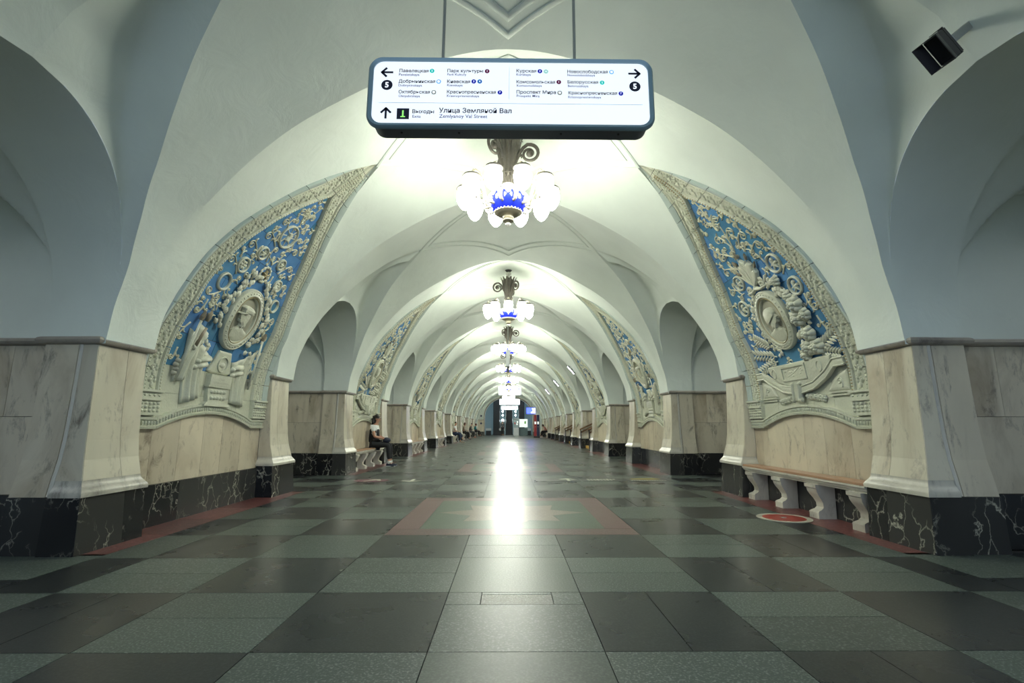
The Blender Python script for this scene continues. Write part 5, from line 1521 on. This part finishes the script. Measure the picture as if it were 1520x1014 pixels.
for sgn in (-1, 1):
    m = MB(); m.box(*sorted((sgn * 2.93, sgn * 3.75)), END - .11, END - .04, .47, 1.84); m.build('marble_slab', 'marble_wall', we)
    m = MB(); m.box(*sorted((sgn * 2.91, sgn * 3.75)), END - .14, END - .04, 0, .47); m.build('plinth_block', 'black', we)
    m = MB(); m.box(*sorted((sgn * 2.9, sgn * 3.75)), END - .16, END - .04, 1.84, 1.91); m.build('cornice', 'cornice', we)
for z, r in ((2.35, .11), (1.45, .12)):
    s_ = tag((lambda m: (m.lathe([(r, 0), (r, .02), (0, .02)], 20), m)[1])(MB()).build('notice_plate', 'info_blue', None, (-3.35, END - (.05 if z > 2 else .11), z), (pi / 2, 0, 0)), 'small round dark notice on the end wall, %s the cornice' % ('above' if z > 2 else 'below'), 'sign')
mb = MB()
mb.box(-6, 6, END + 6.5, END + 6.7, -.05, 5.5); mb.box(-6.2, -6, END, END + 6.7, -.05, 5.5); mb.box(6, 6.2, END, END + 6.7, -.05, 5.5); mb.box(-6, 6, END + .4, END + 6.7, 5.3, 5.5)
struct(mb.build('wall_lobby', 'far_teal'), 'dim bluish lobby wall beyond the end arch', 'wall')
for k, (x0, x1) in enumerate(((-1.98, -1.12), (-.40, .50), (1.26, 2.02))):
    m = MB(); m.bbox(x0, x1, END + 3.2, END + 3.8, 0, 5.25, .05)
    o = m.build('lobby_pillar', 'dark_wall'); root = empty('dark_pillar', ((x0 + x1) / 2, END + 3.5, 0)); o.parent = root; o.location = (-(x0 + x1) / 2, -(END + 3.5), 0)
    m = MB(); m.bbox((x0 - x1) / 2 - .04, (x1 - x0) / 2 + .04, -.34, .34, 0, .12, .02); m.build('pillar_foot', 'charcoal', root)
    o.name = 'pillar_shaft'; tag(root, ['tall dark pillar beyond the end arch, on the side of the seated people', 'tall dark pillar beyond the middle of the end arch', 'tall dark pillar beyond the end arch, behind the glass booth'][k], 'pillar', 'dark pillars of the lobby')
for k, x in enumerate((-.76, .88)):
    root = empty('lobby_lamp', (x, END + 3.4, 0)); tag(root, ['tall lamp with glowing heads between pillars, before the walking person', 'tall lamp with glowing heads between pillars, behind the glass booth'][k], 'lamp', 'lobby lamps')
    m = MB(); m.tube([(0, 0, 0), (0, 0, 3.9)], .05, 10); m.lathe([(.14, 0), (.14, .05), (.06, .08)], 14); m.build('pole', 'steel', root)
    for z, r in ((1.85, .15), (2.5, .10), (3.0, .10)):
        m = MB(); bm_ = bmesh.new(); bmesh.ops.create_icosphere(bm_, subdivisions=2, radius=r, matrix=Matrix.Translation((0, -.1, z))); m.bm(bm_); m.build('lamp_head', 'lobby_led', root, smooth=True)
root = empty('glass_booth', (.88, 58.2, 0)); tag(root, 'narrow glazed attendant booth standing in the end arch', 'booth')
m = MB(); m.bbox(-.33, .33, -.3, .3, 0, .95, .02); m.build('lower_panel', 'steel', root)
m = MB(); m.bbox(-.30, .30, -.27, .27, .95, 1.92, .01); m.build('glazing', 'glass_booth', root)
m = MB(); m.bbox(-.36, .36, -.33, .33, 1.92, 2.02, .02); m.build('roof', 'steel', root)
for x, z, mt in ((-.15, 1.45, 'info_red'), (.1, 1.35, 'booth_print'), (.15, 1.6, 'booth_print')):
    m = MB(); m.box(x - .07, x + .07, -.285, -.275, z - .1, z + .1); m.build('notice', mt, root)
root = empty('notice_counter', (1.75, 58.6, 0)); tag(root, 'counter with a wide pale notice board beside the glass booth', 'counter')
m = MB(); m.bbox(-.5, .5, -.2, .2, 0, .9, .02); m.build('counter', 'far_wall', root)
m = MB(); m.bbox(-.5, .5, -.03, .03, 1.0, 1.95, .01); m.build('board', 'booth_print', root)
for x in (-.45, .45): m = MB(); m.tube([(x, 0, .88), (x, 0, 2.0)], .025, 8); m.build('post', 'steel', root)
m = MB(); m.bbox(.12, .3, -.045, -.03, 1.4, 1.7, .003); m.build('green_notice', flat('notice_green', (.12, .4, .05), .5), root)
for k, x in enumerate((-2.5, -.85, 2.45)):
    root = empty('lobby_barrier', (x, END + 1.4, 0)); tag(root, ['low dark barrier with a white rail beside the end arch jamb', 'low dark barrier with a white rail behind the walking person', 'low dark barrier with a white rail beside the notice counter'][k], 'barrier', 'lobby barriers')
    m = MB(); m.bbox(-.32, .32, -.1, .1, 0, .55, .02); m.build('panel', 'dark_wall', root)
    m = MB(); m.bbox(-.34, .34, -.12, .12, .6, .85, .02); m.build('rail', 'cloth_white', root)
    for q in (-.28, .28): m = MB(); m.box(q - .02, q + .02, -.02, .02, .5, .65); m.build('support', 'steel', root)

# lamps of the side platforms, seen through the passages only as light
for sd, nm in ((-1, 'left'), (1, 'right')):
    for i, c in enumerate(pas):
        root = empty('platform_lamp', (sd * 8.6, c, 4.18)); tag(root, 'ceiling lamp of the side platform %s, opposite the %s passage' % ('behind the seated people' if sd < 0 else 'beyond the stairs', (ordn + ['ninth'])[i]), 'lamp', 'platform ceiling lamps')
        m = MB(); m.bbox(-.12, .12, -.7, .7, -.05, .02, .01); m.build('case', 'steel', root)
        m = MB(); m.bbox(-.10, .10, -.66, .66, -.09, -.05, .02); m.build('diffuser', 'platform_led', root)
# ================================================================== people
def skin_mesh(name, verts, edges, radii, mat, root=0, sub=1):
    me = bpy.data.meshes.new(name); me.from_pydata(verts, edges, [])
    o = bpy.data.objects.new(name, me); COL.objects.link(o)
    md = o.modifiers.new('s', 'SKIN'); md.use_smooth_shade = True
    o.modifiers.new('d', 'SUBSURF').levels = sub
    sv = me.skin_vertices[0].data
    for i, r in enumerate(radii):
        sv[i].radius = (r, r) if not isinstance(r, tuple) else r
        sv[i].use_root = (i == root)
    dg = bpy.context.evaluated_depsgraph_get(); dg.update()
    out = bpy.data.meshes.new_from_object(o.evaluated_get(dg)); out.name = name
    bpy.data.objects.remove(o); bpy.data.meshes.remove(me)
    out.materials.clear(); out.materials.append(MAT[mat])
    out.polygons.foreach_set('use_smooth', [True] * len(out.polygons))
    return out
class Sk:
    def __init__(s): s.v = []; s.e = []; s.r = []
    def chain(s, start, pts):
        p = start
        for co, r in pts:
            s.v.append(co); s.r.append(r); i = len(s.v) - 1
            if p is not None: s.e.append((p, i))
            p = i
        return p
    def mesh(s, name, mat): return skin_mesh(name, s.v, s.e, s.r, mat)
def lerp(a, b, t): return tuple(x + (y - x) * t for x, y in zip(a, b))
def person(loc, rz, label, J, cols, hair='short', bag=False):
    """J: joints in the person's frame (x forward, y left); body one surface, clothes and hair over it"""
    root = empty('person', loc, rz); tag(root, label, 'person')
    b = Sk()
    pe = b.chain(None, [(J['pelvis'], .12)]); ch = b.chain(pe, [(lerp(J['pelvis'], J['chest'], .5), .105), (J['chest'], .125)])
    nk = b.chain(ch, [(J['neck'], .05)])
    h = J['head']; f = J.get('face', (1, 0, 0)); fx = Vector(f).normalized()
    H_ = lambda d, u: tuple(Vector(h) + fx * d + Vector((0, 0, u)))
    hd = b.chain(nk, [(H_(-.005, -.06), .06), (H_(0, .0), .085), (H_(-.01, .07), .078)])
    for sg, k in ((1, 'l'), (-1, 'r')):
        sh, el, wr = J['sh_' + k], J['el_' + k], J['wr_' + k]
        w_ = b.chain(ch, [(sh, .055), (lerp(sh, el, .5), .046), (el, .039), (lerp(el, wr, .4), .036), (wr, .025)])
        d = (Vector(wr) - Vector(el)).normalized(); side = d.cross(Vector((0, 0, 1))).normalized(); dn = Vector((0, 0, -1))
        pm = Vector(wr) + d * .05
        pl = b.chain(w_, [(tuple(pm), .03)])
        for q, L in ((-.027, .06), (-.009, .072), (.009, .068), (.027, .052)):
            a0 = pm + d * .03 + side * q
            b.chain(pl, [(tuple(a0), .010), (tuple(a0 + d * L * .5 + dn * .01), .009), (tuple(a0 + d * L * .8 + dn * .035), .007)])
        t0 = pm + side * (.034 * sg * -1)
        b.chain(pl, [(tuple(t0), .011), (tuple(t0 + d * .03 + side * -.012 * sg), .010), (tuple(t0 + d * .055 + dn * .01), .008)])
        hp, kn, an = J['hip_' + k], J['kn_' + k], J['an_' + k]
        b.chain(pe, [(hp, .085), (lerp(hp, kn, .5), .072), (kn, .055), (lerp(kn, an, .35), .052), (lerp(kn, an, .7), .04), (an, .035), (tuple(Vector(an) + Vector((.08, 0, -.035))), .03)])
    body = put('body', b.mesh('body', 'skin'), root)
    # face
    m = MB(); s_ = fx.cross(Vector((0, 0, 1)))
    nb = Vector(h) + fx * .082
    m.add([tuple(nb + Vector((0, 0, .035))), tuple(nb - s_ * .014 + Vector((0, 0, -.012))), tuple(nb + s_ * .014 + Vector((0, 0, -.012))), tuple(nb + fx * .026 + Vector((0, 0, -.008)))], [(0, 1, 3), (0, 3, 2), (1, 2, 3)])
    for sg in (-1, 1):
        bm_ = bmesh.new(); bmesh.ops.create_icosphere(bm_, subdivisions=1, radius=.022, matrix=Matrix.Translation(Vector(h) + s_ * sg * .085 + fx * -.01 + Vector((0, 0, .005))) @ Matrix.Diagonal((.8, .5, 1.2, 1))); m.bm(bm_)
    m.build('nose_and_ears', 'skin', body)
    m = MB()
    for sg in (-1, 1):
        bm_ = bmesh.new(); bmesh.ops.create_icosphere(bm_, subdivisions=1, radius=.011, matrix=Matrix.Translation(Vector(h) + s_ * sg * .032 + fx * .078 + Vector((0, 0, .028)))); m.bm(bm_)
    m.build('eyes', 'hair', body)
    m = MB(); bm_ = bmesh.new(); bmesh.ops.create_icosphere(bm_, subdivisions=1, radius=.02, matrix=Matrix.Translation(Vector(h) + fx * .074 + Vector((0, 0, -.042))) @ Matrix.Diagonal((.5, 1, .35, 1))); m.bm(bm_); m.build('mouth', 'cloth_pink', body)
    # hair
    k = Sk(); k.chain(None, [(H_(-.035, .0), .088), (H_(-.03, .055), .098), (H_(.0, .09), .085), (H_(.035, .10), .06)])
    if hair == 'long': k.chain(0, [(H_(-.10, -.06), .055), (H_(-.13, -.16), .05), (H_(-.15, -.27), .035), (H_(-.15, -.36), .015)])
    elif hair == 'bob': k.chain(0, [(H_(-.05, -.05), .085)])
    put('hair', k.mesh('hair', cols.get('hair', 'hair')), root)
    # clothes
    t = Sk(); a = t.chain(None, [(J['pelvis'], .145), (lerp(J['pelvis'], J['chest'], .5), .135), (J['chest'], .152)]); t.chain(a, [(lerp(J['chest'], J['neck'], .72), .07)])
    for kk in 'lr':
        sh, el, wr = J['sh_' + kk], J['el_' + kk], J['wr_' + kk]
        pts = [(sh, .072), (lerp(sh, el, .55), .062)]
        if cols.get('sleeve') == 'long': pts = [(sh, .072), (lerp(sh, el, .5), .062), (el, .055), (lerp(el, wr, .85), .042)]
        t.chain(a, pts)
    put('top', t.mesh('top', cols['top']), root)
    if 'vest' in cols:
        t = Sk(); a = t.chain(None, [(lerp(J['pelvis'], J['chest'], -.1), .16), (lerp(J['pelvis'], J['chest'], .3), .162), (lerp(J['pelvis'], J['chest'], .65), .162), (J['chest'], .168)])
        t.chain(a, [(tuple(Vector(lerp(J['chest'], J['neck'], .6)) + Vector((-.03, 0, 0))), .10)])
        for kk in 'lr': t.chain(a, [(lerp(J['chest'], J['sh_' + kk], .62), .085)])
        put('vest', t.mesh('vest', cols['vest']), root)
    t = Sk(); a = t.chain(None, [(J['pelvis'], .148)])
    for kk in 'lr':
        hp, kn, an = J['hip_' + kk], J['kn_' + kk], J['an_' + kk]
        t.chain(a, [(hp, .105), (lerp(hp, kn, .5), .09), (kn, .074), (lerp(kn, an, .4), .066), (lerp(kn, an, .82), .055)])
    put('trousers', t.mesh('trousers', cols['legs']), root)
    for kk in 'lr':
        an = Vector(J['an_' + kk]); ya = J.get('toe', 0)
        m = MB(); secs = [(-.07, .03, .075), (-.04, .042, .09), (.03, .043, .085), (.10, .05, .06), (.155, .045, .045), (.19, .022, .03)]
        vs = []
        for x, w_, hh in secs:
            vs += [tuple(an + Vector((x, o * w_, zz - an.z))) for o, zz in ((-1, .0), (1, .0), (1.0, hh * .45), (.6, hh), (-.6, hh), (-1.0, hh * .45))]
        m.add(vs, [(i * 6 + j, i * 6 + (j + 1) % 6, (i + 1) * 6 + (j + 1) % 6, (i + 1) * 6 + j) for i in range(5) for j in range(6)] + [tuple(range(6)), tuple(30 + j for j in range(6))])
        sh = m.build('shoe', cols.get('shoe', 'cloth_navy'), root, smooth='auto')
        m = MB(); m.bbox(an.x - .075, an.x + .185, an.y - .047, an.y + .047, 0, .018, .006); m.build('sole', 'cloth_white', sh)
        if 'sock' in cols: m = MB(); m.lathe([(.045, .0), (.048, .05), (.044, .075)], 12, (an.x, an.y, .07)); m.build('sock', cols['sock'], root, smooth=True)
    if bag:
        m = MB(); bm_ = bmesh.new(); bmesh.ops.create_icosphere(bm_, subdivisions=3, radius=.11, matrix=Matrix.Translation((.36, 0, .70)) @ Matrix.Diagonal((1.0, 1.2, .75, 1))); m.bm(bm_); m.build('handbag', 'cloth_navy', root, smooth=True)
    return root
def seated(lean=.0, cross=False, knee=.44, foot=.48, low=0):
    J = dict(pelvis=(0, 0, .62), chest=(.0 + lean, 0, 1.0 - low), neck=(.02 + lean * 1.25, 0, 1.155 - low), head=(.05 + lean * 1.6, 0, 1.275 - low * 1.4), face=(1, -.1, -.1))
    for sg, k in ((1, 'l'), (-1, 'r')):
        J['sh_' + k] = (.0 + lean, .185 * sg, 1.075 - low); J['el_' + k] = (.06 + lean * .8, .23 * sg, .81 - low * .5); J['wr_' + k] = (.30, .07 * sg, .745)
        J['hip_' + k] = (.05, .095 * sg, .585); J['kn_' + k] = (knee, .10 * sg, .575); J['an_' + k] = (foot, .10 * sg, .085)
    if cross: J['kn_l'] = (.46, .02, .63); J['an_l'] = (.62, -.06, .26)
    return J
SEAT_X = 3.76
person((-SEAT_X, 13.88, 0), 0, 'seated woman with a ponytail in white T-shirt and black vest, holding a small bag', seated(.02), dict(top='cloth_white', vest='cloth_black', legs='cloth_black', shoe='cloth_navy', sock='cloth_white', hair='hair'), 'long', True)
person((-SEAT_X, 33.9, 0), 0, 'seated person in a pale grey T-shirt and jeans with forearms on the knees', seated(.06, True), dict(top='cloth_white', legs='cloth_denim', shoe='cloth_beige'))
person((-SEAT_X, 41.4, 0), 0, 'seated person in a beige jacket and dark trousers', seated(.04), dict(top='cloth_beige', legs='cloth_black', shoe='cloth_grey', sleeve='long', hair='hair_brown'), 'bob')
person((-SEAT_X, 47.9, 0), 0, 'seated person in a dark grey top with short dark hair', seated(.10), dict(top='cloth_grey', legs='cloth_grey', shoe='cloth_pink', sleeve='long'))
person((-SEAT_X, 54.4, 0), 0, 'seated person in a teal top', seated(.10), dict(top='cloth_teal', legs='cloth_black', shoe='cloth_grey', sleeve='long', hair='hair_brown'), 'bob')
person((-SEAT_X, 55.5, 0), 0, 'seated person dressed all in black beside the person in teal', seated(.0, False, .5, .6), dict(top='cloth_black', legs='cloth_black', shoe='cloth_black', sleeve='long'))
person((SEAT_X, 48.9, 0), pi, 'seated person bent forward in a pink top, beside the red and blue column', seated(.22, True, .44, .46, .08), dict(top='cloth_pink', legs='cloth_black', shoe='cloth_white'), 'bob')
st = dict(pelvis=(0, 0, .98), chest=(.0, 0, 1.34), neck=(.02, 0, 1.50), head=(.04, 0, 1.64), face=(1, 0, 0))
for sg, k in ((1, 'l'), (-1, 'r')):
    st['sh_' + k] = (0, .18 * sg, 1.42); st['el_' + k] = (-.03, .23 * sg, 1.14); st['wr_' + k] = (.04, .22 * sg, .92); st['hip_' + k] = (0, .09 * sg, .93); st['kn_' + k] = (.04 + .10 * sg, .09 * sg, .50); st['an_' + k] = (-.03 + .16 * sg, .09 * sg, .085)
person((-.72, 57.8, 0), pi / 2, 'person in dark clothes walking toward the end arch', st, dict(top='cloth_grey', legs='cloth_black', shoe='cloth_black', sleeve='long'))
